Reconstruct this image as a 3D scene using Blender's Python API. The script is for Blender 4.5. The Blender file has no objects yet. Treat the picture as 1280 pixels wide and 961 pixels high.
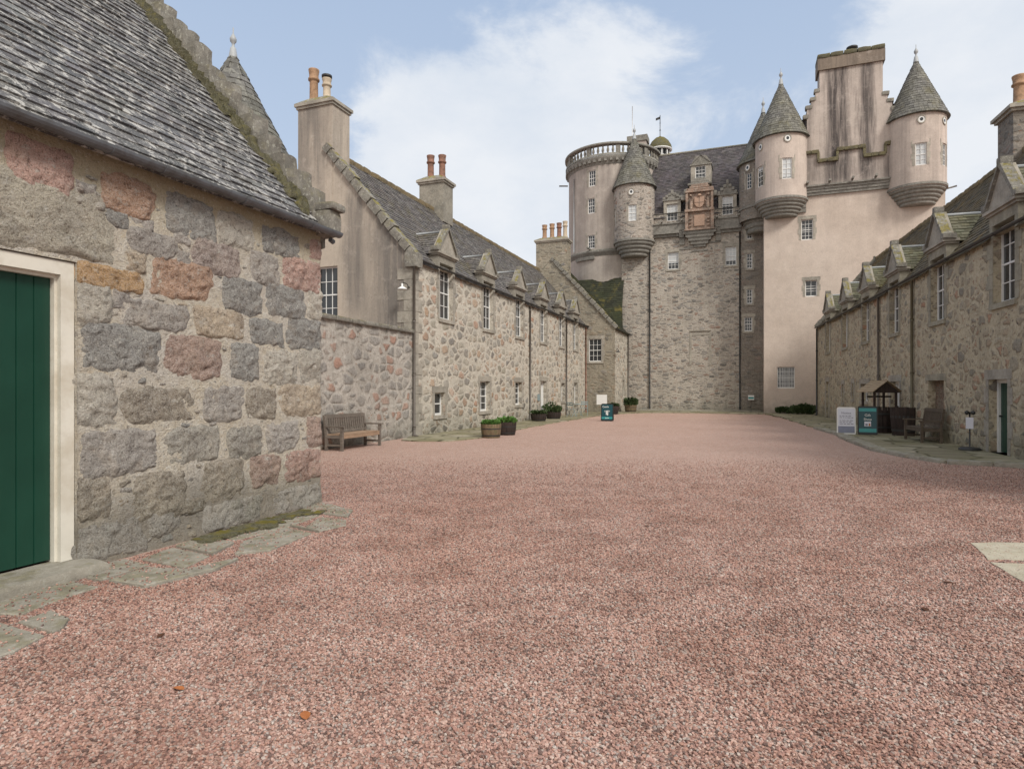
import bpy, math, random
from mathutils import Vector, noise as mn, Matrix
R = math.radians
sc = bpy.context.scene
col = sc.collection
rnd = random.Random(7)

# ------------------------------------------------------------------ mesh builder
class MB:
    def __init__(s): s.v=[]; s.f=[]; s.m=[]; s.t=[]; s.uv={}; s.sm=[]
    def add(s, vs, fs, m=0, t=None, smooth=False):
        o=len(s.v); s.v.extend([tuple(x) for x in vs])
        for f in fs:
            s.f.append([i+o for i in f]); s.m.append(m); s.t.append(t or (1,1,1)); s.sm.append(smooth)
    def quad(s,a,b,c,d,m=0,t=None): s.add([a,b,c,d],[(0,1,2,3)],m,t)
    def poly(s,pts,m=0,t=None): s.add(pts,[tuple(range(len(pts)))],m,t)
    def box(s,P,a0,a1,b0,b1,z0,z1,m=0,t=None):
        vs=[P(a,b,z) for z in (z0,z1) for b in (b0,b1) for a in (a0,a1)]
        s.add(vs,[(0,1,5,4),(1,3,7,5),(3,2,6,7),(2,0,4,6),(4,5,7,6),(2,3,1,0)],m,t)
    def hexa(s,vs,m=0,t=None):   # vs: bottom 4 ccw, top 4 ccw
        s.add(vs,[(0,1,5,4),(1,2,6,5),(2,3,7,6),(3,0,4,7),(4,5,6,7),(3,2,1,0)],m,t)
    def prism(s,pts,off,m=0,t=None):   # pts polygon, off vector
        n=len(pts); q=[Vector(p)+Vector(off) for p in pts]
        s.add(list(pts)+q,[tuple(range(n))[::-1],tuple(range(n,2*n))]+[(i,(i+1)%n,n+(i+1)%n,n+i) for i in range(n)],m,t)
    def tube(s,pts,r,n=8,m=0,t=None,caps=True,smooth=True):
        pts=[Vector(p) for p in pts]; rs=r if isinstance(r,(list,tuple)) else [r]*len(pts)
        vs=[];fs=[]; up=Vector((0,0,1))
        for i,p in enumerate(pts):
            d=(pts[min(i+1,len(pts)-1)]-pts[max(i-1,0)]).normalized()
            x=d.cross(up); 
            if x.length<1e-3: x=d.cross(Vector((1,0,0)))
            x.normalize(); y=x.cross(d)
            for k in range(n):
                a=2*math.pi*k/n; vs.append(p+x*math.cos(a)*rs[i]+y*math.sin(a)*rs[i])
        for i in range(len(pts)-1):
            for k in range(n): fs.append((i*n+k,i*n+(k+1)%n,(i+1)*n+(k+1)%n,(i+1)*n+k))
        s.add(vs,fs,m,t,smooth)
        if caps:
            o=len(s.v)-len(vs)
            s.f.append([o+k for k in range(n)]); s.m.append(m); s.t.append(t or (1,1,1)); s.sm.append(False)
            s.f.append([o+(len(pts)-1)*n+k for k in range(n)][::-1]); s.m.append(m); s.t.append(t or (1,1,1)); s.sm.append(False)
    def lathe(s,c,prof,n=24,m=0,t=None,smooth=True,a0=0,a1=2*math.pi):
        full=abs(a1-a0-2*math.pi)<1e-6; k=n if full else n+1
        vs=[(c[0]+r*math.cos(a0+(a1-a0)*i/n),c[1]+r*math.sin(a0+(a1-a0)*i/n),c[2]+z) for r,z in prof for i in range(k)]
        fs=[(j*k+i,j*k+(i+1)%k,(j+1)*k+(i+1)%k,(j+1)*k+i) for j in range(len(prof)-1) for i in range(n)]
        s.add(vs,fs,m,t,smooth)
    def rock(s,P,a0,a1,b0,b1,z0,z1,j=.02,n=3,m=0,t=None,seed=0,fr=3.0):
        """stone block: a box of n x n faces a side, rounded and roughened"""
        idx={};vs=[];fs=[]
        L=(a1-a0,b1-b0,z1-z0)
        def V(i,k,l):
            key=(i,k,l)
            if key not in idx:
                q=[i/n*2-1,k/n*2-1,l/n*2-1]
                # pull the corners in
                ln=math.sqrt(q[0]**2+q[1]**2+q[2]**2); f=1-.07*max(0,ln-1.15)/.58
                p=[a0+L[0]*(q[0]*f+1)/2,b0+L[1]*(q[1]*f+1)/2,z0+L[2]*(q[2]*f+1)/2]
                nv=mn.noise_vector(Vector((p[0]*fr+seed,p[1]*fr,p[2]*fr)))
                idx[key]=len(vs); vs.append(P(p[0]+nv.x*j,p[1]+nv.y*j,p[2]+nv.z*j))
            return idx[key]
        for i in range(n):
            for k in range(n):
                fs.append((V(i,k,n),V(i+1,k,n),V(i+1,k+1,n),V(i,k+1,n)))
                fs.append((V(i,k,0),V(i,k+1,0),V(i+1,k+1,0),V(i+1,k,0)))
                fs.append((V(i,0,k),V(i+1,0,k),V(i+1,0,k+1),V(i,0,k+1)))
                fs.append((V(i,n,k),V(i,n,k+1),V(i+1,n,k+1),V(i+1,n,k)))
                fs.append((V(n,i,k),V(n,i+1,k),V(n,i+1,k+1),V(n,i,k+1)))
                fs.append((V(0,i,k),V(0,i,k+1),V(0,i+1,k+1),V(0,i+1,k)))
        s.add(vs,fs,m,t,False)
    def build(s,name,mats,parent=None,label=None):
        if not isinstance(mats,(list,tuple)): mats=[mats]
        me=bpy.data.meshes.new(name); me.from_pydata([tuple(v) for v in s.v],[],s.f)
        for x in mats: me.materials.append(x)
        me.polygons.foreach_set('material_index',s.m)
        me.polygons.foreach_set('use_smooth',s.sm)
        if any(x!=(1,1,1) for x in s.t):
            at=me.attributes.new('tint','FLOAT_COLOR','FACE')
            buf=[]
            for x in s.t: buf.extend((x[0],x[1],x[2],1.0))
            at.data.foreach_set('color',buf)
        me.update()
        o=bpy.data.objects.new(name,me); col.objects.link(o)
        if parent: o.parent=parent
        if label: o['label']=label
        return o

def thing(name,label,cat,loc=(0,0,0),rz=0,group=None):
    o=bpy.data.objects.new(name,None); col.objects.link(o); o.location=loc; o.rotation_euler=(0,0,rz)
    o.empty_display_size=.3
    o['label']=label; o['category']=cat
    if group: o['group']=group
    return o
def tag(o,label,cat,group=None,kind=None):
    if label: o['label']=label
    if cat: o['category']=cat
    if group: o['group']=group
    if kind: o['kind']=kind
    return o
def setting(name,mb,mats):
    o=mb.build(name,mats); o['kind']='structure'; return o

ID=lambda a,b,z:(a,b,z)
def cyl(cx,cy,Rr,a0=0.0):
    return lambda a,b,z:(cx+(Rr-b)*math.cos(a0+a/Rr),cy+(Rr-b)*math.sin(a0+a/Rr),z)

def wall(mb,P,a0,a1,z0,z1,ops=(),depth=.2,cuts=(),m=0,reveal=True,mr=None):
    A=sorted(set([a0,a1]+[x for o in ops for x in o[:2] if a0<x<a1]+[c for c in cuts if a0<c<a1]))
    Z=sorted(set([z0,z1]+[x for o in ops for x in o[2:4] if z0<x<z1]))
    for i in range(len(A)-1):
        for k in range(len(Z)-1):
            ac=(A[i]+A[i+1])/2; zc=(Z[k]+Z[k+1])/2
            if any(o[0]<ac<o[1] and o[2]<zc<o[3] for o in ops): continue
            mb.quad(P(A[i],0,Z[k]),P(A[i+1],0,Z[k]),P(A[i+1],0,Z[k+1]),P(A[i],0,Z[k+1]),m)
    if reveal:
        for o in ops:
            x0,x1,y0,y1=o[:4]; d=depth; q=m if mr is None else mr
            mb.quad(P(x0,0,y0),P(x0,0,y1),P(x0,d,y1),P(x0,d,y0),q)
            mb.quad(P(x1,0,y1),P(x1,0,y0),P(x1,d,y0),P(x1,d,y1),q)
            mb.quad(P(x0,0,y0),P(x0,d,y0),P(x1,d,y0),P(x1,0,y0),q)
            mb.quad(P(x0,0,y1),P(x1,0,y1),P(x1,d,y1),P(x0,d,y1),q)

def window(parent,P,a0,a1,z0,z1,d=.16,nx=2,nz=4,surround=True,blind=0.0,bar=.022,fr=.05,sill=True,name='window',single=False,bars=False):
    """sash window: white frame, glazing bars, meeting rail; dressed stone margin; glass"""
    mb=MB(); B=lambda *q,**k: mb.box(P,*q,**k)
    B(a0,a0+fr,d,d+.07,z0,z1); B(a1-fr,a1,d,d+.07,z0,z1); B(a0+fr,a1-fr,d,d+.07,z1-fr,z1); B(a0+fr,a1-fr,d-.01,d+.07,z0,z0+fr*1.5)
    zm=(z0+z1)/2
    if nz>1: B(a0+fr,a1-fr,d+.005,d+.06,zm-fr*.45,zm+fr*.45)
    for i in range(1,nx):
        a=a0+fr+(a1-a0-2*fr)*i/nx; B(a-bar/2,a+bar/2,d+.012,d+.045,z0+fr*1.5,z1-fr)
    for k in range(1,nz):
        z=z0+fr+(z1-z0-2*fr)*k/nz
        if abs(z-zm)>.05: B(a0+fr,a1-fr,d+.014,d+.043,z-bar/2,z+bar/2)
    if bars:
        for i in range(1,7):
            a=a0+(a1-a0)*i/7; B(a-.012,a+.012,d-.06,d-.04,z0+.03,z1-.03)
    mats=[M['white']]
    g=MB()
    tgt=mb if single else g; gi=3 if single else 0
    zb=z1-(z1-z0)*blind
    tgt.quad(P(a0+fr*.5,d+.035,z0),P(a1-fr*.5,d+.035,z0),P(a1-fr*.5,d+.035,zb),P(a0+fr*.5,d+.035,zb),gi)
    if blind>0: mb.quad(P(a0+fr*.5,d+.035,zb),P(a1-fr*.5,d+.035,zb),P(a1-fr*.5,d+.035,z1),P(a0+fr*.5,d+.035,z1),2)
    if surround:
        w=.14; e=-.012
        k=0; z=z0
        while z<z1-.05:
            zz=min(z+.38,z1); ww=w+(.07 if k%2 else 0)
            B(a0-ww,a0-.001,e,.05,z+.006,zz-.006,m=1); B(a1+.001,a1+ww,e,.05,z+.006,zz-.006,m=1); z=zz;k+=1
        B(a0-.2,a1+.2,e-.004,.06,z1+.001,z1+.22,m=1)
        if sill: B(a0-.12,a1+.12,-.05,d+.02,z0-.13,z0-.001,m=1)
    o=mb.build(name,[M['white'],M['ashlar'],M['blind'],M['glass']],parent)
    if not single: g.build('pane',M['glass'],o)
    return o

def slates(mb,P,U,V,w=.26,e=.17,skip=None,th=.012,seed=1,lich=.3,m=0,base=(.5,.5,.5),var=.25):
    """courses of overlapping slates; P(u,v,h) -> point on the slope at height h above it"""
    r=random.Random(seed); nrow=int(V/e); 
    for k in range(nrow+1):
        v0=k*e-.02; v1=min(v0+e*1.25,V+.02); 
        if v0>V-.03: break
        u=-(w*.5 if k%2 else 0)+r.uniform(-.04,.04)
        while u<U:
            ww=w*r.uniform(.75,1.25); x0=max(u,0); x1=min(u+ww-.006,U); u+=ww
            if x1-x0<.03: continue
            if skip and skip((x0+x1)/2,v0+e/2): continue
            dv=r.uniform(-.012,.012); h=th*r.uniform(1.3,2.6); g=r.uniform(1-var,1+var)
            if r.random()<.08: g*=r.choice((.65,1.35))
            t=(base[0]*g*r.uniform(.96,1.04),base[1]*g,base[2]*g*r.uniform(.96,1.04))
            a=P(x0,v0+dv,h);b=P(x1,v0+dv+r.uniform(-.006,.006),h);c=P(x1,v1,.003);d=P(x0,v1,.003)
            a2=P(x0,v0+dv,-.01);b2=P(x1,v0+dv,-.01)
            mb.add([a,b,c,d,a2,b2],[(0,1,2,3),(4,5,1,0),(5,2,1),(4,0,3)],m,t)

# ------------------------------------------------------------------ materials
M={}
class NT:
    def __init__(s,name):
        s.mat=bpy.data.materials.new(name); s.mat.use_nodes=True; s.nt=s.mat.node_tree; s.n=s.nt.nodes; s.l=s.nt.links
        s.bsdf=s.n['Principled BSDF']; s.bsdf.inputs['Specular IOR Level'].default_value=.25
    def N(s,t,**k):
        n=s.n.new(t)
        for a,b in k.items():
            if a.startswith('i_'):
                key=a[2:]; n.inputs[int(key) if key.isdigit() else key].default_value=b
            else: setattr(n,a,b)
        return n
    def L(s,a,b): s.l.new(a,b)
    def coord(s,scale=(1,1,1)):
        if not hasattr(s,'tc'): s.tc=s.N('ShaderNodeTexCoord')
        m=s.N('ShaderNodeMapping'); m.inputs['Scale'].default_value=scale; s.L(s.tc.outputs['Object'],m.inputs[0]); return m.outputs[0]
    def noise(s,scale,detail=4,rough=.55,vec=None,dist=0):
        n=s.N('ShaderNodeTexNoise'); n.inputs['Scale'].default_value=scale; n.inputs['Detail'].default_value=detail; n.inputs['Roughness'].default_value=rough; n.inputs['Distortion'].default_value=dist
        s.L(vec if vec is not None else s.coord(),n.inputs['Vector']); return n.outputs['Fac']
    def ramp(s,fac,stops,interp='LINEAR'):
        n=s.N('ShaderNodeValToRGB'); n.color_ramp.interpolation=interp; e=n.color_ramp.elements
        while len(e)<len(stops): e.new(.5)
        for i,(p,c) in enumerate(stops):
            e[i].position=p; e[i].color=(c,c,c,1) if isinstance(c,(int,float)) else (*c,1)
        s.L(fac,n.inputs[0]); return n.outputs[0]
    def mix(s,fac,a,b,mode='MIX'):
        n=s.N('ShaderNodeMix'); n.data_type='RGBA'; n.blend_type=mode
        for sock,x in ((n.inputs['Factor'],fac),(n.inputs['A'],a),(n.inputs['B'],b)):
            if isinstance(x,(int,float)): sock.default_value=x if sock.name=='Factor' else (x,x,x,1)
            elif isinstance(x,tuple): sock.default_value=(*x,1)
            else: s.L(x,sock)
        return n.outputs['Result']
    def math(s,op,a,b=0.0,c=None,clamp=False):
        n=s.N('ShaderNodeMath',operation=op); n.use_clamp=clamp
        for i,x in enumerate((a,b) if c is None else (a,b,c)):
            if isinstance(x,(int,float)): n.inputs[i].default_value=x
            else: s.L(x,n.inputs[i])
        return n.outputs[0]
    def z(s):
        n=s.N('ShaderNodeSeparateXYZ'); s.L(s.coord(),n.inputs[0]); return n.outputs[2]
    def tint(s):
        n=s.N('ShaderNodeAttribute'); n.attribute_name='tint'; return n.outputs['Color']
    def upness(s,lo=.3,hi=.8):
        g=s.N('ShaderNodeNewGeometry'); x=s.N('ShaderNodeSeparateXYZ'); s.L(g.outputs['Normal'],x.inputs[0])
        m=s.N('ShaderNodeMapRange'); m.inputs[1].default_value=lo; m.inputs[2].default_value=hi; s.L(x.outputs[2],m.inputs[0]); return m.outputs[0]
    def out(s,color,rough=.9,bump=None,bstr=.5,bdist=.02,spec=None):
        if isinstance(color,tuple): s.bsdf.inputs['Base Color'].default_value=(*color,1)
        else: s.L(color,s.bsdf.inputs['Base Color'])
        if isinstance(rough,(int,float)): s.bsdf.inputs['Roughness'].default_value=rough
        else: s.L(rough,s.bsdf.inputs['Roughness'])
        if spec is not None: s.bsdf.inputs['Specular IOR Level'].default_value=spec
        if bump is not None:
            b=s.N('ShaderNodeBump'); b.inputs['Strength'].default_value=bstr; b.inputs['Distance'].default_value=bdist
            s.L(bump,b.inputs['Height']); s.L(b.outputs[0],s.bsdf.inputs['Normal'])
        return s.mat

def rubble(name,size=(.42,.26),mortar=((.36,.31,.23),(.46,.41,.32)),palette=(),cover=.5,stain=.5,damp=1.0,edge=.05,bd=.03,seed=0.0,sharp=.05,pins=.5,blend=.4,ringk=.55,rnd_=.66):
    m=NT(name); sx,sz=1/size[0],1/size[1]
    # warp the coordinates so that stones are never regular
    w=m.N('ShaderNodeTexNoise'); w.inputs['Scale'].default_value=1.3*1/size[0]/2.4; w.inputs['Detail'].default_value=3; m.L(m.coord(),w.inputs['Vector'])
    add=m.N('ShaderNodeVectorMath',operation='MULTIPLY_ADD'); m.L(w.outputs['Color'],add.inputs[0]); k=size[0]*.55; add.inputs[1].default_value=(k,k,k*.55); m.L(m.coord(),add.inputs[2])
    mp=m.N('ShaderNodeMapping'); mp.inputs['Scale'].default_value=(sx,sx,sz); mp.inputs['Location'].default_value=(seed,seed*.7,seed*.3); m.L(add.outputs[0],mp.inputs[0])
    v=m.N('ShaderNodeTexVoronoi'); v.inputs['Scale'].default_value=1; v.inputs['Randomness'].default_value=.82; m.L(mp.outputs[0],v.inputs[0])
    ve=m.N('ShaderNodeTexVoronoi',feature='DISTANCE_TO_EDGE'); ve.inputs['Scale'].default_value=1; ve.inputs['Randomness'].default_value=.82; m.L(mp.outputs[0],ve.inputs[0])
    sp=m.N('ShaderNodeSeparateXYZ'); m.L(v.outputs['Color'],sp.inputs[0])
    big=m.noise(.9,3); fine=m.noise(38,5,.7); med=m.noise(9,5,.65)
    # stone mask: edge distance minus a threshold that wanders and differs from stone to stone
    thr=m.math('ADD',m.math('MULTIPLY',m.math('ADD',med,-.5),.42),m.math('MULTIPLY',m.math('POWER',sp.outputs[1],2.2),.34*(1.5-cover)))
    dd=m.math('MINIMUM',m.math('SUBTRACT',ve.outputs['Distance'],m.math('ADD',thr,edge)),m.math('MULTIPLY',m.math('SUBTRACT',rnd_,v.outputs['Distance']),.55))
    msk=m.ramp(dd,[(0,0),(sharp,1)])
    stone=m.ramp(sp.outputs[0],[(i/len(palette),c) for i,c in enumerate(palette)],'CONSTANT')
    stone=m.mix(m.math('MULTIPLY',m.ramp(fine,[(.35,0),(.7,1)]),.45),stone,m.mix(.5,stone,(.55,.53,.5)))
    stone=m.mix(m.ramp(med,[(.3,.6),(.6,0)]),stone,m.mix(.55,stone,(.06,.055,.05)))
    mo=m.mix(m.ramp(med,[(.3,0),(.7,1)]),mortar[0],mortar[1])
    # small pinning stones pushed into the joints
    mp2=m.N('ShaderNodeMapping'); mp2.inputs['Scale'].default_value=(sx*3.1,sx*3.1,sz*3.6); m.L(add.outputs[0],mp2.inputs[0])
    v2=m.N('ShaderNodeTexVoronoi'); v2.inputs['Scale'].default_value=1; m.L(mp2.outputs[0],v2.inputs[0])
    s2=m.N('ShaderNodeSeparateXYZ'); m.L(v2.outputs['Color'],s2.inputs[0])
    pm=m.math('MULTIPLY',m.math('LESS_THAN',v2.outputs['Distance'],.33),m.math('GREATER_THAN',s2.outputs[0],1-pins*.5))
    mo=m.mix(m.math('MULTIPLY',pm,.75),mo,m.ramp(s2.outputs[1],[(0,(.10,.09,.08)),(.5,(.22,.17,.13)),(.8,(.30,.18,.12))]))
    vis=m.math('ADD',m.math('MULTIPLY',m.math('POWER',sp.outputs[2],.8),1-blend),blend)
    msk=m.math('MULTIPLY',msk,vis)
    c=m.mix(msk,mo,stone)
    gr=m.noise(15,6,.8); c=m.mix(m.ramp(gr,[(.36,.9),(.46,0)]),c,m.mix(1.0,c,(.38,.35,.32),'MULTIPLY')); c=m.mix(m.ramp(gr,[(.55,0),(.68,.55)]),c,m.mix(.45,c,(.72,.69,.63)))  # dark spots painted in as shaded cavities, plus pale flecks
    # shadow line in the open joint round each stone
    ring=m.ramp(m.math('ABSOLUTE',m.math('ADD',dd,-.004)),[(0,1),(.03,0)])
    c=m.mix(m.math('MULTIPLY',m.math('MULTIPLY',ring,m.math('MULTIPLY',m.ramp(med,[(.42,0),(.55,1)]),vis)),ringk),c,(.07,.06,.05))
    # weather: broad staining, rain streaks, damp foot
    c=m.mix(m.math('MULTIPLY',m.ramp(big,[(.42,0),(.68,1)]),stain),c,m.mix(.55,c,(.10,.095,.08)))
    st=m.noise(1.0,5,.6,m.coord((3.2,3.2,.22)))
    c=m.mix(m.math('MULTIPLY',m.ramp(st,[(.5,0),(.72,1)]),stain*.8),c,m.mix(.6,c,(.09,.085,.07)))
    zz=m.math('ADD',m.z(),m.math('MULTIPLY',m.math('ADD',big,-.5),-1.2))
    c=m.mix(m.math('MULTIPLY',m.ramp(zz,[(0,1),(.9,0)]),.6*damp),c,m.mix(.6,c,(.075,.08,.05)))
    h=m.math('ADD',m.math('MULTIPLY',msk,1.0),m.math('ADD',m.math('MULTIPLY',med,.9),m.math('MULTIPLY',fine,.4)))
    h=m.math('ADD',h,m.math('MULTIPLY',m.math('MINIMUM',ve.outputs['Distance'],.3),2.0))
    return m.out(c,.93,h,.9,bd,.2)

def harl(name,c0,c1,streak=(.16,.13,.12),amount=.6,top=20,z0=0,low=.5,runs=False,bands=()):
    m=NT(name); big=m.noise(.35,4,.6); med=m.noise(2.2,5,.65); fine=m.noise(45,4,.7)
    c=m.mix(m.ramp(big,[(.35,0),(.65,1)]),c0,c1)
    c=m.mix(m.math('MULTIPLY',m.ramp(med,[(.4,0),(.75,1)]),.3),c,m.mix(.5,c,(.2,.17,.15)))
    st=m.noise(1.0,7,.66,m.coord((.8,.8,.12)),.5); st2=m.noise(1.0,6,.7,m.coord((5,5,.35)),.3)
    if runs: st=m.math('ADD',m.math('MULTIPLY',m.noise(1.0,6,.6,m.coord((1.15,1.15,.05))),.8),m.math('MULTIPLY',m.noise(.8,5,.7),.22))
    zf=m.ramp(m.math('DIVIDE',m.math('ADD',m.z(),-z0),top-z0),[(0,low),(.55,low),(1,1)])
    a=m.math('MULTIPLY',m.math('MULTIPLY',m.ramp(st,[(.47,0),(.66,1)]),zf),amount)
    c=m.mix(a,c,streak)
    c=m.mix(m.math('MULTIPLY',m.math('MULTIPLY',m.ramp(st2,[(.5,0),(.7,1)]),zf),amount*.5),c,streak)
    for ax,b0,b1,soft,k,zlo,zhi in bands:
        sp_=m.N('ShaderNodeSeparateXYZ'); m.L(m.coord(),sp_.inputs[0]); X=m.math('ADD',sp_.outputs[ax],m.math('MULTIPLY',m.math('ADD',m.noise(1.0,6,.7,m.coord((2,2,.25))),-.5),1.1))
        def sm_(x,e0,e1):
            q=m.N('ShaderNodeMapRange'); q.interpolation_type='SMOOTHSTEP'; m.L(x,q.inputs[0]); q.inputs[1].default_value=e0; q.inputs[2].default_value=e1; return q.outputs[0]
        w_=m.math('MULTIPLY',m.math('MULTIPLY',sm_(X,b0-soft,b0+soft),sm_(X,b1+soft,b1-soft)),m.math('MULTIPLY',sm_(m.z(),zlo-.5,zlo+.5),sm_(m.z(),zhi+.3,zhi-.3)))
        w_=m.math('MULTIPLY',w_,m.ramp(m.noise(1.0,6,.72,m.coord((4.5,4.5,.3)),.3),[(.36,.35),(.56,1)]))
        c=m.mix(m.math('MULTIPLY',w_,k),c,streak)
    blot=m.noise(1.6,8,.78); c=m.mix(m.ramp(blot,[(.52,0),(.62,.3)]),c,m.mix(.5,c,(.30,.25,.22))); c=m.mix(m.ramp(blot,[(.36,.35),(.46,0)]),c,m.mix(.5,c,(.72,.64,.57)))
    gg=m.noise(13,6,.8); c=m.mix(m.ramp(gg,[(.36,.45),(.48,0)]),c,m.mix(1.0,c,(.62,.59,.57),'MULTIPLY'))
    c=m.mix(m.math('MULTIPLY',m.ramp(fine,[(.3,1),(.5,0)]),.25),c,m.mix(.6,c,(.1,.08,.07)))
    zz=m.math('ADD',m.z(),m.math('MULTIPLY',m.math('ADD',med,-.5),-1.6))
    c=m.mix(m.math('MULTIPLY',m.ramp(zz,[(0,1),(1.3,0)]),.7),c,m.mix(.6,c,(.07,.065,.045)))
    return m.out(c,.95,m.math('ADD',fine,m.math('MULTIPLY',med,1.5)),.5,.015,.15)

def stone_plain(name,c0,c1,moss=.4,lichen=.3,scale=1.0,dark=.5,mosscol=(.13,.12,.03),joint=None):
    m=NT(name); big=m.noise(1.6*scale,5,.6); med=m.noise(7*scale,5,.65); fine=m.noise(60*scale,4,.75)
    c=m.mix(m.ramp(med,[(.35,0),(.65,1)]),c0,c1)
    c=m.mix(m.math('MULTIPLY',m.ramp(big,[(.4,0),(.7,1)]),dark),c,(.06,.055,.05))
    c=m.mix(m.math('MULTIPLY',m.ramp(fine,[(.5,0),(.68,1)]),.35),c,(.45,.43,.40))
    if lichen: c=m.mix(m.math('MULTIPLY',m.ramp(m.noise(13*scale,4,.7),[(.57,0),(.64,1)]),lichen),c,(.46,.46,.40))
    if moss:
        mm=m.math('MULTIPLY',m.ramp(m.noise(3.2*scale,5,.7),[(.46,0),(.58,1)]),m.upness(.0,.75))
        c=m.mix(m.math('MULTIPLY',mm,moss),c,m.mix(m.ramp(med,[(.3,0),(.7,1)]),mosscol,(mosscol[0]*2.2,mosscol[1]*1.9,mosscol[2]*1.3)))
    h=m.math('ADD',med,m.math('MULTIPLY',fine,.6))
    return m.out(c,.93,h,.7,.02,.2)

def slate(name,base=(.085,.085,.095),lich=.35,lichcol=(.5,.5,.48),moss=.3,mscale=1.0,warm=(.10,.085,.07),mc=((.07,.065,.02),(.17,.14,.04))):
    m=NT(name); t=m.tint(); med=m.noise(5,6,.7); fine=m.noise(50,4,.7); big=m.noise(.7,4,.6)
    c=m.mix(1.0,m.mix(m.ramp(big,[(.35,0),(.65,1)]),base,warm),t,'MULTIPLY')
    c=m.mix(1.0,c,(2,2,2),'MULTIPLY')
    l1=m.ramp(m.noise(6.5*mscale,7,.78,m.coord((1,1,1)),.6),[(.53-.015*(lich>.7),0),(.585-.015*(lich>.7),1)])
    l2=m.ramp(m.noise(26*mscale,4,.7),[(.56,0),(.62,1)])
    c=m.mix(m.math('MULTIPLY',m.math('MAXIMUM',l1,m.math('MULTIPLY',l2,.6)),lich),c,lichcol)
    if moss:
        c=m.mix(m.math('MULTIPLY',m.ramp(m.noise(1.1,7,.72),[(.54,0),(.64,1)]),moss),c,m.mix(m.ramp(med,[(.3,0),(.7,1)]),*mc))
    c=m.mix(m.math('MULTIPLY',m.ramp(fine,[(.3,.5),(.5,0)]),1),c,m.mix(.5,c,(.02,.02,.02)))
    return m.out(c,.75,m.math('ADD',m.math('MULTIPLY',l1,.5),m.math('ADD',med,m.math('MULTIPLY',fine,.5))),.5,.012,.3)

def simple(name,c,rough=.6,var=.25,scale=8,spec=.3,bump=.2,dirt=None,metal=0):
    m=NT(name); n=m.noise(scale,5,.65); f=m.noise(scale*7,3,.6)
    cc=m.mix(m.math('MULTIPLY',m.ramp(n,[(.35,0),(.7,1)]),var*2),c,tuple(x*.55 for x in c))
    if dirt: cc=m.mix(m.math('MULTIPLY',m.ramp(m.noise(scale*.5,5,.7),[(.48,0),(.66,1)]),.8),cc,dirt)
    m.bsdf.inputs['Metallic'].default_value=metal
    return m.out(cc,rough,m.math('ADD',n,m.math('MULTIPLY',f,.5)),bump,.01,spec)

warm=[(.36,.30,.23),(.31,.28,.24),(.40,.27,.19),(.25,.235,.21),(.44,.38,.29),(.30,.20,.14),(.36,.34,.29),(.45,.29,.18),(.29,.265,.20),(.41,.37,.31),(.17,.15,.13),(.46,.25,.16),(.20,.185,.17),(.27,.26,.245),(.22,.19,.155)]
grey=[(.24,.225,.20),(.30,.275,.25),(.18,.17,.16),(.35,.31,.275),(.27,.205,.165),(.27,.265,.25),(.38,.34,.29),(.31,.20,.15),(.13,.12,.11),(.31,.29,.27)]
brown=[(.27,.225,.16),(.21,.19,.15),(.32,.24,.16),(.17,.155,.13),(.35,.285,.20),(.36,.20,.12),(.235,.215,.17),(.29,.235,.175)]
M['rub_left']=rubble('warm rubble',(.46,.30),((.47,.43,.36),(.59,.55,.475)),warm,cover=.5,stain=.3,seed=3,sharp=.08,blend=.3,ringk=.8,bd=.02,rnd_=.62)
M['rub_yard']=rubble('grey rubble',(.46,.30),((.36,.33,.29),(.50,.465,.42)),[(.25,.23,.21),(.31,.29,.27),(.21,.20,.19),(.38,.21,.15),(.28,.26,.24),(.35,.33,.30),(.29,.19,.15),(.20,.195,.185)],cover=.85,stain=.5,seed=9,sharp=.09,blend=.5,bd=.02,rnd_=.64)
M['rub_right']=rubble('brown rubble',(.44,.29),((.40,.345,.245),(.52,.46,.345)),[tuple(k*1.2 for k in q) for q in brown],cover=.6,stain=.4,seed=5,sharp=.06,blend=.45,bd=.03,ringk=.8)
M['rub_castle']=rubble('castle rubble',(.37,.17),((.38,.345,.30),(.49,.445,.385)),grey,cover=.55,stain=.35,seed=1,pins=1.0,sharp=.045,blend=.55,ringk=.75,bd=.02)
M['rub_stair']=rubble('stair rubble',(.5,.26),((.21,.185,.16),(.28,.25,.215)),[(.17,.155,.14),(.21,.19,.17),(.14,.13,.12),(.25,.19,.16),(.27,.24,.215)],cover=.7,stain=.6,seed=12,sharp=.1,blend=.3,bd=.02)
M['rub_wing']=rubble('wing rubble',(.5,.27),((.25,.225,.175),(.36,.32,.255)),brown+grey[:4],cover=.6,stain=.6,seed=15,sharp=.1,blend=.3,bd=.02)
M['pink']=harl('pink harling',(.60,.515,.445),(.52,.44,.375),(.20,.165,.15),.3,14.5,6,.25)
M['pinktop']=harl('stained pink harling',(.54,.47,.42),(.45,.395,.35),(.085,.075,.072),.9,20,14,.8,True,bands=((0,4.85,6.0,.25,1.0,14.9,23),(0,6.7,7.35,.2,.9,14.9,23),(0,3.6,4.4,.2,.5,14.9,16.6),(0,8.1,8.8,.2,.45,14.9,17),(0,4.4,8.6,.5,.45,14.9,16.4)))
M['greyharl']=harl('grey harling',(.48,.43,.38),(.41,.365,.325),(.19,.165,.155),.6,19,8,.7,True)
M['gable']=harl('buff harling',(.50,.435,.36),(.42,.365,.305),(.15,.14,.13),.6,7,2,.7,bands=((1,.1,1.5,.35,.85,2,8),(1,2.1,2.7,.2,.65,4.4,8.5),(1,3.9,4.6,.15,.5,9,12)))
M['ashlar']=stone_plain('dressed stone',(.33,.30,.25),(.41,.38,.325),.2,.25)
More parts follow.
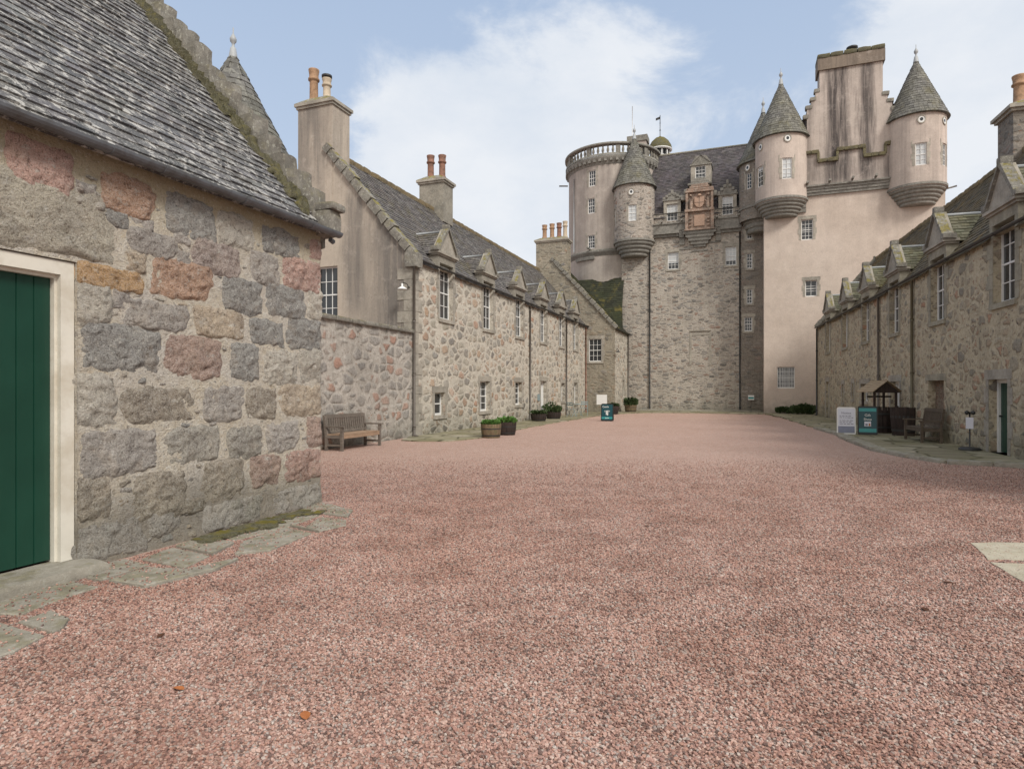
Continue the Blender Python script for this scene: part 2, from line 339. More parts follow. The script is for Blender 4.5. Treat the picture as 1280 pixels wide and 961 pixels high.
M['band']=stone_plain('corbel stone',(.17,.163,.145),(.27,.258,.23),.45,.3,1.0,.4,(.06,.065,.03))
M['skew']=stone_plain('mossy coping stone',(.17,.16,.14),(.27,.255,.22),.9,.6,1.2,.5)
M['moss']=stone_plain('mossy ledge',(.09,.08,.045),(.15,.13,.06),.8,.15,1.5,.5,(.11,.10,.03))
M['ridgemoss']=stone_plain('brown mossy ridge',(.14,.11,.06),(.22,.16,.08),.8,.2,1.5,.4,(.16,.115,.035))
M['red']=stone_plain('weathered sandstone',(.27,.155,.105),(.40,.32,.26),.15,.45,1.3,.75)
M['redpale']=stone_plain('pale sandstone',(.44,.30,.22),(.38,.25,.18),.0,.15,1.3,.15)
M['slate']=slate('hut slate',(.105,.105,.11),.72,(.54,.53,.50),.10,1.3,(.095,.092,.09))
M['slate_left']=slate('range slate',(.115,.108,.107),.45,(.36,.34,.30),.35,.8,(.10,.088,.08))
M['slate_right']=slate('right slate',(.075,.068,.055),.35,(.27,.25,.19),.9,.8,(.12,.09,.045),((.11,.08,.03),(.24,.16,.06)))
M['slate_castle']=slate('castle slate',(.085,.075,.085),.22,(.22,.20,.19),.12,.8,(.075,.07,.07))
M['slate_cone']=slate('cone slate',(.125,.122,.115),.5,(.32,.32,.28),.35,.8,(.14,.135,.105))
M['mossroof']=slate('moss covered slate',(.03,.032,.022),.1,(.1,.1,.06),1.0,.8,(.035,.04,.018))
M['white']=simple('white paint',(.72,.72,.70),.45,.05,4,.4,.05)
M['cream']=simple('cream paint',(.66,.63,.55),.5,.12,3,.35,.08,(.50,.45,.36))
M['blind']=simple('blind behind glass',(.50,.52,.53),.25,.05,2,.5,.0)
M['lead']=simple('lead',(.36,.38,.39),.5,.15,5,.4,.1)
M['iron']=simple('iron',(.035,.035,.035),.5,.2,10,.4,.2)
M['gutter']=simple('gutter paint',(.125,.135,.15),.42,.2,6,.4,.15,(.07,.065,.06))
M['pipe']=simple('downpipe paint',(.13,.115,.10),.55,.25,6,.3,.15)
M['green']=None
M['clay']=simple('buff chimney clay',(.38,.24,.15),.75,.3,9,.2,.2,(.2,.13,.08))
M['clayred']=simple('red chimney clay',(.27,.145,.105),.75,.3,9,.2,.2,(.12,.08,.06))
M['claypale']=simple('pale chimney clay',(.50,.42,.32),.75,.3,9,.2,.2)
M['soil']=simple('soil',(.03,.02,.014),.95,.3,20,.1,.5)
def glassmat():
    m=NT('window glass'); n=m.noise(.9,3); c=m.mix(n,(.012,.014,.016),(.045,.05,.055)); m.bsdf.inputs['Specular IOR Level'].default_value=.6
    return m.out(c,.06,m.noise(2.0,2),.04,.02,.6)
M['glass']=glassmat()
def wood(name,c0,c1,axis=(1,1,1),rough=.8,dirt=None):
    m=NT(name); g=m.noise(1,5,.6,m.coord(axis)); b=m.noise(3,4)
    c=m.mix(m.ramp(g,[(.35,0),(.65,1)]),c0,c1); c=m.mix(m.math('MULTIPLY',m.ramp(b,[(.4,0),(.7,1)]),.35),c,tuple(x*.4 for x in c0))
    if dirt: c=m.mix(m.math('MULTIPLY',m.ramp(m.noise(7,5,.7),[(.5,0),(.62,1)]),.5),c,dirt)
    return m.out(c,rough,g,.4,.008,.25)
M['teak']=wood('weathered bench wood',(.12,.10,.085),(.22,.19,.16),(40,6,40))
M['teakdark']=wood('dark bench wood',(.085,.065,.05),(.15,.12,.09),(40,6,40))
M['seat']=wood('worn seat wood',(.30,.20,.13),(.38,.27,.19),(40,6,40))
M['barrel']=wood('barrel wood',(.15,.105,.065),(.23,.17,.11),(12,12,1.2),.8,(.10,.11,.05))
M['barreldark']=wood('dark barrel wood',(.030,.022,.020),(.06,.042,.035),(12,12,1.2))
M['tan']=wood('tan boards',(.28,.21,.14),(.38,.30,.20),(30,4,30))
def greendoor():
    m=NT('green door paint'); g=m.noise(1,5,.6,m.coord((30,30,1))); b=m.noise(2.0,4)
    sc_=m.ramp(m.noise(1,6,.75,m.coord((9,9,60))),[(.70,0),(.74,1)])
    c=m.mix(m.ramp(b,[(.35,0),(.7,1)]),(.006,.040,.025),(.009,.052,.033)); c=m.mix(m.math('MULTIPLY',g,.2),c,(.005,.03,.02)); c=m.mix(m.math('MULTIPLY',sc_,.3),c,(.15,.25,.2))
    return m.out(c,.38,g,.12,.005,.4)
M['green']=greendoor()
def hutstone():
    m=NT('hut granite'); t=m.tint(); f=m.noise(85,3,.8); f2=m.noise(38,5,.75); med=m.noise(9,6,.7); b=m.noise(2.5,4,.6)
    t=m.mix(1.0,t,(1.85,1.83,1.80),'MULTIPLY'); rough=m.noise(24,6,.8)
    c=m.mix(m.ramp(b,[(.35,0),(.65,1)]),m.mix(1.0,t,(1.12,1.10,1.06),'MULTIPLY'),m.mix(1.0,t,(.82,.80,.79),'MULTIPLY'))
    c=m.mix(m.ramp(f,[(.50,0),(.60,.75)]),c,m.mix(.5,c,(.80,.78,.74)))
    c=m.mix(m.ramp(f,[(.36,.8),(.46,0)]),c,m.mix(.6,c,(.05,.045,.04)))
    c=m.mix(m.ramp(rough,[(.36,.9),(.46,0)]),c,m.mix(1.0,c,(.34,.32,.30),'MULTIPLY'))  # crevice shade painted into the colour: hollows of the bump go darker
    c=m.mix(m.ramp(rough,[(.56,0),(.68,.6)]),c,m.mix(.5,c,(.74,.72,.68)))
    c=m.mix(m.ramp(med,[(.30,.7),(.44,0)]),c,m.mix(1.0,c,(.5,.47,.45),'MULTIPLY'))  # the same painted crevice shade for the broader hollows
    c=m.mix(m.ramp(m.noise(10,7,.85),[(.57,0),(.62,.75)]),c,(.68,.66,.60)); c=m.mix(m.ramp(m.noise(4,6,.75),[(.52,0),(.62,.45)]),c,m.mix(.5,c,(.48,.38,.28)))
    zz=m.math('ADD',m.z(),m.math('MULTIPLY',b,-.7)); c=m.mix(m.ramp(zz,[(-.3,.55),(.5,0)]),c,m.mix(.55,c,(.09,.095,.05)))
    h=m.math('ADD',m.math('MULTIPLY',med,2.4),m.math('ADD',m.math('MULTIPLY',rough,1.8),m.math('MULTIPLY',f,.4)))
    return m.out(c,.92,h,1.0,.035,.2)
M['hutstone']=hutstone()
def hutmortar():
    m=NT('hut lime mortar'); med=m.noise(7,7,.75); f=m.noise(60,4,.8); b=m.noise(1.3,4,.6); s=m.noise(15,5,.75)
    c=m.mix(m.ramp(med,[(.32,0),(.66,1)]),(.66,.57,.43),(.82,.77,.67)); c=m.mix(m.ramp(b,[(.45,0),(.62,.6)]),c,(.70,.66,.61))
    # grit, lumps of pinning stone and white lime
    c=m.mix(m.ramp(s,[(.57,0),(.62,.7)]),c,(.36,.32,.28)); c=m.mix(m.ramp(m.noise(9,6,.8,m.coord((1,1,1.9))),[(.60,0),(.65,.5)]),c,(.40,.29,.21))
    c=m.mix(m.ramp(s,[(.34,.75),(.44,0)]),c,m.mix(1.0,c,(.5,.46,.42),'MULTIPLY'))  # pits between the lumps darkened in colour, standing in for shade
    zz=m.math('ADD',m.z(),m.math('MULTIPLY',b,.7))
    top=m.N('ShaderNodeMapRange'); top.inputs[1].default_value=3.5; top.inputs[2].default_value=4.05; m.L(zz,top.inputs[0])
    c=m.mix(m.math('MULTIPLY',top.outputs[0],.6),c,(.50,.42,.22))
    c=m.mix(m.ramp(f,[(.34,.5),(.44,0)]),c,(.24,.19,.15)); c=m.mix(m.ramp(m.noise(24,5,.85),[(.56,0),(.62,.8)]),c,(.80,.78,.73))
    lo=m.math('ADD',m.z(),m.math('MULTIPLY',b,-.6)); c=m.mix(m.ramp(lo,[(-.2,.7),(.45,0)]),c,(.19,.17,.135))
    h=m.math('ADD',m.math('MULTIPLY',med,2.2),m.math('ADD',f,m.math('MULTIPLY',s,1.5)))
    return m.out(c,.95,h,1.0,.03,.15)
M['hutmortar']=hutmortar()
def flag():
    m=NT('flagstones'); mp=m.coord((1.15,1.15,1.15))
    w=m.N('ShaderNodeTexNoise'); w.inputs['Scale'].default_value=1.1; m.L(m.coord(),w.inputs['Vector'])
    ad=m.N('ShaderNodeVectorMath',operation='MULTIPLY_ADD'); m.L(w.outputs['Color'],ad.inputs[0]); ad.inputs[1].default_value=(.35,.35,0); m.L(mp,ad.inputs[2])
    v=m.N('ShaderNodeTexVoronoi',feature='DISTANCE_TO_EDGE',distance='EUCLIDEAN'); v.inputs['Scale'].default_value=1; v.inputs['Randomness'].default_value=.6; m.L(ad.outputs[0],v.inputs[0])
    v1=m.N('ShaderNodeTexVoronoi'); v1.inputs['Scale'].default_value=1; v1.inputs['Randomness'].default_value=.6; m.L(ad.outputs[0],v1.inputs[0])
    s=m.N('ShaderNodeSeparateXYZ'); m.L(v1.outputs['Color'],s.inputs[0])
    med=m.noise(5,6,.7); f=m.noise(50,4,.75); b=m.noise(.8,4)
    c=m.ramp(s.outputs[0],[(0,(.26,.235,.17)),(.3,(.33,.30,.225)),(.55,(.22,.20,.14)),(.8,(.37,.34,.265))],'CONSTANT')
    c=m.mix(m.ramp(med,[(.4,0),(.7,.6)]),c,(.16,.15,.085)); c=m.mix(m.ramp(b,[(.42,0),(.6,.6)]),c,(.19,.18,.09))
    c=m.mix(m.ramp(v.outputs['Distance'],[(0,1),(.055,0)]),c,(.055,.055,.028)); c=m.mix(m.ramp(f,[(.55,0),(.66,.5)]),c,(.32,.2,.16))
    return m.out(c,.9,m.math('ADD',m.ramp(v.outputs['Distance'],[(0,0),(.06,1)]),m.math('MULTIPLY',med,.6)),.6,.02,.2)
M['flag']=flag()
M['slab']=stone_plain('hut paving slab',(.27,.25,.205),(.37,.345,.29),.35,.3,1.4,.35,(.10,.10,.04))
M['slabpale']=stone_plain('pale slab',(.42,.38,.29),(.50,.46,.36),.1,.2,1.4,.15)
def gravelmat():
    m=NT('pink gravel'); mp=m.coord((62,62,62))
    w=m.noise(30,2)
    v=m.N('ShaderNodeTexVoronoi'); v.inputs['Scale'].default_value=1; m.L(mp,v.inputs[0])
    ve=m.N('ShaderNodeTexVoronoi',feature='DISTANCE_TO_EDGE'); ve.inputs['Scale'].default_value=1; m.L(mp,ve.inputs[0])
    s=m.N('ShaderNodeSeparateXYZ'); m.L(v.outputs['Color'],s.inputs[0])
    c=m.ramp(s.outputs[0],[(0,(.44,.295,.255)),(.2,(.53,.375,.325)),(.4,(.38,.25,.215)),(.55,(.58,.45,.40)),(.7,(.48,.33,.275)),(.82,(.45,.41,.385)),(.93,(.26,.19,.17))],'CONSTANT')
    c=m.mix(m.ramp(ve.outputs['Distance'],[(0,.5),(.10,0)]),c,(.24,.15,.125)); c=m.mix(1.0,c,(1.03,1.0,.94),'MULTIPLY')
    sp1=m.noise(24,5,.85); c=m.mix(m.ramp(sp1,[(.36,.7),(.46,0)]),c,m.mix(1.0,c,(.60,.55,.53),'MULTIPLY')); c=m.mix(m.ramp(sp1,[(.55,0),(.64,.5)]),c,(.56,.47,.43)); sp2=m.noise(7,6,.85); c=m.mix(m.ramp(sp2,[(.36,.6),(.47,0)]),c,m.mix(1.0,c,(.72,.66,.64),'MULTIPLY'))
    big=m.noise(.35,5,.65); mid=m.noise(2.3,6,.75)
    c=m.mix(m.ramp(big,[(.4,0),(.64,.35)]),c,m.mix(1.0,c,(.84,.80,.77),'MULTIPLY')); c=m.mix(m.ramp(mid,[(.44,0),(.66,.5)]),c,m.mix(1.0,c,(.84,.79,.77),'MULTIPLY'))
    m2=m.noise(11,5,.8); c=m.mix(m.ramp(m2,[(.6,0),(.72,.4)]),c,(.30,.17,.13)); c=m.mix(m.ramp(m.noise(3.6,3,.9),[(.70,0),(.72,.8)]),c,(.07,.045,.03))
    # the far court is walked flat and reads paler
    c=m.mix(m.ramp(m.noise(.12,3),[(.35,0),(.65,.12)]),c,(.50,.36,.32))
    h=m.math('ADD',m.math('MULTIPLY',m.math('MINIMUM',ve.outputs['Distance'],.35),2.4),m.math('ADD',m.math('MULTIPLY',s.outputs[1],.5),m.math('MULTIPLY',mid,1.5)))
    return m.out(c,.9,h,.55,.012,.15)
M['gravel']=gravelmat()
def pebblemat():
    m=NT('gravel chip'); oi=m.N('ShaderNodeObjectInfo')
    c=m.ramp(oi.outputs['Random'],[(0,(.35,.215,.18)),(.18,(.42,.275,.23)),(.34,(.21,.13,.11)),(.46,(.47,.345,.295)),(.58,(.38,.235,.185)),(.68,(.33,.29,.265)),(.77,(.125,.09,.08)),(.88,(.45,.40,.36)),(.93,(.26,.165,.135))],'CONSTANT')
    c=m.mix(1.0,c,(1.14,1.13,1.12),'MULTIPLY')
    tc=m.N('ShaderNodeTexCoord'); n=m.N('ShaderNodeTexNoise'); n.inputs['Scale'].default_value=1.2; m.L(tc.outputs['Object'],n.inputs['Vector'])
    g=m.N('ShaderNodeNewGeometry'); nn=m.N('ShaderNodeTexNoise'); nn.inputs['Scale'].default_value=1.7; nn.inputs['Detail'].default_value=5; m.L(g.outputs['Position'],nn.inputs['Vector'])
    n3=m.N('ShaderNodeTexNoise'); n3.inputs['Scale'].default_value=.45; n3.inputs['Detail'].default_value=4; m.L(g.outputs['Position'],n3.inputs['Vector']); c=m.mix(m.ramp(n3.outputs['Fac'],[(.48,0),(.6,.5)]),c,m.mix(1.0,c,(.93,.84,.79),'MULTIPLY'))
    c=m.mix(m.ramp(nn.outputs['Fac'],[(.42,0),(.62,.65)]),c,m.mix(1.0,c,(.66,.60,.57),'MULTIPLY'))
    n2=m.N('ShaderNodeTexNoise'); n2.inputs['Scale'].default_value=300; m.L(g.outputs['Position'],n2.inputs['Vector'])
    c=m.mix(m.ramp(n2.outputs['Fac'],[(.4,.3),(.55,0)]),c,(.15,.08,.07))
    return m.out(c,.85,None,spec=.25)
M['chip']=pebblemat()
def leafmat(name,a,b):
    m=NT(name); t=m.noise(9,3); c=m.mix(t,a,b); m.bsdf.inputs['Roughness'].default_value=.55; return m.out(c,.55,None,spec=.3)
M['leaf']=leafmat('plant leaf',(.06,.14,.03),(.13,.25,.06))
M['leafdark']=leafmat('dark leaf',(.025,.045,.018),(.06,.085,.03))
M['dead']=simple('dead leaf orange',(.42,.15,.05),.6,.3,30,.3,.3)
M['deaddark']=simple('dead leaf brown',(.10,.045,.025),.7,.3,30,.2,.3)
M['teal']=simple('teal board print',(.004,.055,.07),.35,.15,5,.4,.02)
M['tealight']=simple('light teal print',(.03,.26,.26),.35,.15,5,.4,.02)
M['black']=simple('black frame',(.012,.014,.014),.45,.15,8,.4,.05)
M['paper']=simple('white print',(.62,.63,.70),.4,.04,5,.4,.02)
M['ink']=simple('grey ink',(.20,.20,.26),.5,.05,5,.3,.0)
M['bluepaper']=simple('blue grey print',(.20,.22,.30),.4,.2,6,.4,.02)
M['bluemetal']=simple('pale blue metal paint',(.25,.32,.33),.5,.15,8,.4,.05)

M['greyharl2']=rubble('grey harled rubble',(.5,.28),((.37,.33,.29),(.44,.395,.345)),grey,cover=.25,stain=.5,seed=21,damp=0,blend=.2)
M['pinkmid']=harl('turret pink harling',(.57,.49,.43),(.50,.43,.38),(.20,.175,.16),.6,19,13,.7,True)
M['pinkcap']=harl('stack cap harling',(.25,.205,.16),(.21,.175,.145),(.08,.07,.06),.8,22,20,.9)
M['ashdark']=stone_plain('weathered dressed stone',(.25,.23,.19),(.33,.305,.255),.35,.3)
M['mosscap']=stone_plain('moss grown cap',(.07,.068,.035),(.12,.11,.06),1.0,.1,1.5,.4,(.085,.08,.02))
M['band2']=stone_plain('brown dressed stone',(.27,.245,.185),(.35,.325,.255),.4,.25)
M['slate_green']=slate('greenish dormer slate',(.12,.12,.085),.3,(.28,.27,.20),.45,.8,(.13,.12,.07))
M['rub_brick']=rubble('brick infill',(.25,.12),((.20,.15,.11),(.25,.2,.15)),[(.22,.10,.065),(.27,.13,.08),(.18,.09,.06)],cover=.9,stain=.5,seed=4,damp=0)
M['rubpipe']=simple('olive downpipe paint',(.13,.115,.075),.6,.25,6,.3,.15)
# ------------------------------------------------------------------ setting
# gravel court: one big sheet
mb=MB(); mb.poly([(-700,-700,0),(700,-700,0),(700,700,0),(-700,700,0)]); setting('gravel_ground',mb,M['gravel'])
def strip(name,pts,z,mat,n=1):
    mb=MB(); r=random.Random(5); q=[]
    for i,(a,b) in enumerate(zip(pts,pts[1:]+pts[:1])):
        L=math.dist(a,b); k=max(1,int(L/.5)) if i<n else 1
        for j in range(k):
            f=j/k; jit=r.uniform(-.09,.09) if i<n else 0
            q.append((a[0]+(b[0]-a[0])*f+jit,a[1]+(b[1]-a[1])*f+jit*.4))
    mb.prism([(x,y,-.02) for x,y in q],(0,0,z+.02)); return setting(name,mb,mat)
strip('left_path',[(-10.2,17.2),(-9.56,17.05),(-8.7,17.4),(-8.3,18.8),(-8.45,21.8),(-8.68,27.2),(-8.6,32),(-8.6,37.4),(-7.9,41.0),(-6.6,43.4),(-3.3,44.3),(0.96,43.7),(1.05,48.3),(-8.7,48.3),(-8.7,43.2),(-10.7,43.2),(-10.7,18.7)],.03,M['flag'],12)
strip('right_path',[(.96,43.7),(1.87,37.97),(2.3,32.05),(2.65,28.36),(2.97,25.51),(3.02,21.78),(3.13,18.83),(3.62,17.04),(4.04,16.1),(4.81,15.95),(5.6,15.6),(7.2,13.0),(9,10.0),(9,18),(4.2,42.3),(4.2,45.4),(1.05,45.5)],.05,M['flag'],11)
# kerb stones stepping along the right path edge
mb=MB(); r=random.Random(3)
pts=[(2.62,28.3),(2.97,25.3),(3.02,21.78),(3.15,18.83),(3.62,17.0),(4.04,16.05),(4.85,15.9),(5.6,15.55)]
for a,b in zip(pts,pts[1:]):
    L=math.dist(a,b); k=max(1,int(L/.8)); 
    for j in range(k):
        f0,f1=j/k,(j+.96)/k; an=math.atan2(b[1]-a[1],b[0]-a[0])
        p=(a[0]+(b[0]-a[0])*f0,a[1]+(b[1]-a[1])*f0); l=L*(f1-f0); w=r.uniform(.25,.38)
        Pk=lambda x,y,z,p=p,an=an:(p[0]+x*math.cos(an)-y*math.sin(an),p[1]+x*math.sin(an)+y*math.cos(an),z)
        mb.rock(Pk,0,l,-w*.5,w*.6,-.03,.085+r.uniform(-.012,.012),.02,3,seed=j)
setting('right_path_kerb',mb,M['slab'])
# flat slabs along the foot of the hut wall
SL=[[(-5.42,4.74),(-5.5,5.17),(-4.96,5.06),(-4.81,4.63)],[(-5.53,5.24),(-5.44,6.66),(-5.06,6.57),(-4.98,5.89),(-5.06,5.17)],[(-5.52,6.75),(-5.58,7.28),(-4.86,6.99),(-4.66,6.6),(-5.04,6.66)],[(-4.92,5.1),(-5.0,5.87),(-4.51,5.71),(-4.40,4.95),(-4.62,4.72)],[(-5.30,4.27),(-5.40,4.69),(-4.80,4.59),(-4.69,4.20)],[(-4.96,3.70),(-5.02,4.08),(-4.60,4.14),(-4.45,4.60),(-4.38,4.25),(-4.53,3.67)],[(-5.50,3.98),(-5.46,4.22),(-5.08,4.17),(-5.03,3.68),(-5.2,3.68)],[(-5.47,3.10),(-5.32,3.62),(-4.9,3.57),(-4.88,3.27),(-4.80,2.92),(-5.3,2.8)],[(-4.66,2.82),(-4.68,3.05),(-4.39,2.99),(-4.27,2.87),(-4.25,2.78)],[(-5.0,2.2),(-4.85,2.78),(-4.25,2.73),(-4.15,2.5),(-4.2,2.1)],[(-4.78,5.95),(-4.97,6.45),(-4.57,6.44),(-4.40,6.2),(-4.5,5.82)],[(-5.5,1.2),(-5.45,2.7),(-5.05,2.7),(-5.1,1.2)],[(-4.66,4.66),(-4.86,4.98),(-4.6,4.66),(-4.40,4.88),(-4.42,4.70)][:0] or [(-4.46,5.78),(-4.98,5.92),(-5.03,5.98),(-4.50,5.80)]]
mb=MB(); r=random.Random(2); SLTOP=[]
for s in SL:
    t=r.uniform(.018,.035); c=(sum(p[0] for p in s)/len(s),sum(p[1] for p in s)/len(s))
    q=[]; n=len(s)
    for i in range(n):
        a,b=s[i],s[(i+1)%n]
        for j in range(5):
            f=j/5; x=a[0]+(b[0]-a[0])*f; y=a[1]+(b[1]-a[1])*f; e=mn.noise(Vector((x*5,y*5,0)))*.035
            x=c[0]+(x-c[0])*(.985+e); y=c[1]+(y-c[1])*(.985+e); q.append((x,y))
    o=len(mb.v); tilt=(r.uniform(-.012,.012),r.uniform(-.012,.012))
    zt=lambda x,y,t=t: t+(x-c[0])*tilt[0]+(y-c[1])*tilt[1]
    m_=len(q); SLTOP.append([(x,y,zt(x,y)) for x,y in q])
    mb.add([(x,y,-.02) for x,y in q]+[(x,y,zt(x,y)-.008) for x,y in q]+[(c[0]+(x-c[0])*.97,c[1]+(y-c[1])*.97,zt(x,y)) for x,y in q],
        [(i,(i+1)%m_,m_+(i+1)%m_,m_+i) for i in range(m_)]+[(m_+i,m_+(i+1)%m_,2*m_+(i+1)%m_,2*m_+i) for i in range(m_)]+[tuple(range(2*m_,3*m_))])
setting('hut_paving_slabs',mb,M['slab'])
mb=MB()
for s in ([(2.17,7.77),(2.45,7.93),(2.9,8.05),(2.75,7.55),(2.40,7.17),(2.11,7.09)],[(2.1,6.97),(2.43,7.04),(2.95,7.0),(2.8,6.3),(2.17,6.10),(2.12,6.5)]):
    c=(2.4,sum(p[1] for p in s)/len(s)); q=[]
    for i in range(len(s)):
        a,b=s[i],s[(i+1)%len(s)]
        for j in range(6):
            f=j/6; x=a[0]+(b[0]-a[0])*f; y=a[1]+(b[1]-a[1])*f; e=mn.noise(Vector((x*7,y*7,3)))*.07; q.append((c[0]+(x-c[0])*(1+e),c[1]+(y-c[1])*(1+e)))
    mb.prism([(x,y,-.01) for x,y in q],(0,0,.022))
setting('pale_court_slabs',mb,M['slabpale'])

# ------------------------------------------------------------------ gravel chips, too many to count
def gravel_chips():
    r2=random.Random(77)
    g=[];dens=[];fs=[]; st=.25; idx={}
    rr=math.radians(20.6); ca_,sa_=math.cos(rr),math.sin(rr)
    def V(i,k):
        if (i,k) not in idx:
            x,y=i*st,k*st; idx[(i,k)]=len(g); g.append((x,y,.0))
            d=max(-sa_*x+ca_*y,.1); dens.append(5800*max(0,min(1,(15.5-d)/10))**1.8)
        return idx[(i,k)]
    for i in range(-60,50):
        for k in range(-2,72):
            x,y=(i+.5)*st,(k+.5)*st; d=-sa_*x+ca_*y; l=ca_*x+sa_*y
            if d<1.6 or d>15.4 or abs(l)>d*.83+1.3: continue
            if x<-5.45 and y<7.4: continue
            if x<-9.6: continue
            fs.append((V(i,k),V(i+1,k),V(i+1,k+1),V(i,k+1)))
    # a thin scatter kicked over the slabs
    for q in SLTOP:
        o_=len(g); g.extend(q); dens.extend([r2.uniform(60,420) for _ in q]); fs.append(tuple(range(o_,o_+len(q))))
    me=bpy.data.meshes.new('gravel_chips'); me.from_pydata(g,[],fs)
    at=me.attributes.new('dens','FLOAT','POINT'); at.data.foreach_set('value',dens)
    o=bpy.data.objects.new('gravel',me); col.objects.link(o); o['kind']='stuff'; o['label']='loose pink and grey granite gravel covering the courtyard'; o['category']='gravel'
    ng=bpy.data.node_groups.new('gravel scatter','GeometryNodeTree')
    ng.interface.new_socket('Geometry',in_out='INPUT',socket_type='NodeSocketGeometry'); ng.interface.new_socket('Geometry',in_out='OUTPUT',socket_type='NodeSocketGeometry')
    N=ng.nodes.new; L=ng.links.new
    gi=N('NodeGroupInput'); go=N('NodeGroupOutput')
    dp=N('GeometryNodeDistributePointsOnFaces'); na=N('GeometryNodeInputNamedAttribute'); na.data_type='FLOAT'; na.inputs['Name'].default_value='dens'
    L(gi.outputs[0],dp.inputs['Mesh']); L(na.outputs['Attribute'],dp.inputs['Density'])
    ico=N('GeometryNodeMeshIcoSphere'); ico.inputs['Radius'].default_value=1; ico.inputs['Subdivisions'].default_value=1
    # knock the corners about so the chips are angular
    sp=N('GeometryNodeSetPosition'); rv=N('FunctionNodeRandomValue'); rv.data_type='FLOAT_VECTOR'; rv.inputs[0].default_value=(-.33,-.33,-.33); rv.inputs[1].default_value=(.33,.33,.33)
    L(ico.outputs[0],sp.inputs[0]); L(rv.outputs[0],sp.inputs['Offset'])
    sm=N('GeometryNodeSetMaterial'); sm.inputs['Material'].default_value=M['chip']; L(sp.outputs[0],sm.inputs[0])
    ip=N('GeometryNodeInstanceOnPoints'); L(dp.outputs['Points'],ip.inputs['Points']); L(sm.outputs[0],ip.inputs['Instance'])
    rs=N('FunctionNodeRandomValue'); rs.data_type='FLOAT_VECTOR'; rs.inputs[0].default_value=(.0065,.0055,.0035); rs.inputs[1].default_value=(.0125,.0100,.0070); L(rs.outputs[0],ip.inputs['Scale'])
    rr_=N('FunctionNodeRandomValue'); rr_.data_type='FLOAT_VECTOR'; rr_.inputs[0].default_value=(-.6,-.6,0); rr_.inputs[1].default_value=(.6,.6,6.28); L(rr_.outputs[0],ip.inputs['Rotation'])
    ti=N('GeometryNodeTranslateInstances'); rt=N('FunctionNodeRandomValue'); rt.data_type='FLOAT_VECTOR'; rt.inputs[0].default_value=(0,0,-.001); rt.inputs[1].default_value=(0,0,.008); ti.inputs['Local Space'].default_value=False
    L(ip.outputs[0],ti.inputs[0]); L(rt.outputs[0],ti.inputs['Translation'])
    L(ti.outputs[0],go.inputs[0])
    o.modifiers.new('scatter','NODES').node_group=ng
gravel_chips()

# ------------------------------------------------------------------ the near hut
HUT=thing('stone_hut','near rubble stone hut with slate roof and closed green door at the left','hut',(-5.6,7.28,0),R(90))
def hutwall():
    mb=MB(); Y0=7.28
    ops=[(2.0-Y0,3.86-Y0,.0,2.73)]
    # mortar face as a fine, slightly lumpy grid
    def P(a,b,z):
        n=mn.noise(Vector((a*2.2,z*2.2,1)))*.012+mn.noise(Vector((a*7,z*7,4)))*.006
        return (a,b-n-(max(0,.35-z)**2)*.35,z)
    cutsA=[-8+.1*i for i in range(80)]; st=[.1*i for i in range(1,38)]
    A=sorted(set([-9.0,0.0]+cutsA[:-1]+[ops[0][0],ops[0][1]])); Z=sorted(set([0,3.82]+st+[2.73]))
    for i in range(len(A)-1):
        for k in range(len(Z)-1):
            ac=(A[i]+A[i+1])/2; zc=(Z[k]+Z[k+1])/2
            if ops[0][0]<ac<ops[0][1] and zc<2.73: continue
            mb.add([P(A[i],0,Z[k]),P(A[i+1],0,Z[k]),P(A[i+1],0,Z[k+1]),P(A[i],0,Z[k+1])],[(0,1,2,3)],0,None,True)
    o=ops[0]
    for pts in ([(o[1],-.02,0),(o[1],.3,0),(o[1],.3,2.73),(o[1],-.02,2.73)],[(o[0],-.02,0),(o[0],-.02,2.73),(o[0],.3,2.73),(o[0],.3,0)],[(o[0],-.02,2.73),(o[1],-.02,2.73),(o[1],.3,2.73),(o[0],.3,2.73)]): mb.poly(pts)
    # the far gable, the rear wall
    gz=3.80+1.13*4.1
    mb.poly([(0,0,0),(0,8.4,0),(0,8.4,3.80),(0,4.2,gz),(0,0,3.80)])
    mb.poly([(-9,0,0),(-9,0,3.8),(-9,4.2,gz),(-9,8.4,3.8),(-9,8.4,0)])
    mb.poly([(0,8.4,0),(-9,8.4,0),(-9,8.4,3.8),(0,8.4,3.8)])
    return mb
HW=hutwall()
C_={'l':(.345,.33,.295),'O':(.36,.24,.13),'t':(.33,.28,.22),'g':(.29,.275,.26),'o':(.34,.225,.165),'p':(.26,.22,.205),'r':(.35,.235,.205),'d':(.205,.205,.20),'m':(.25,.225,.19),'b':(.29,.215,.185),'e':(.26,.25,.225),'L':(.34,.32,.27)}
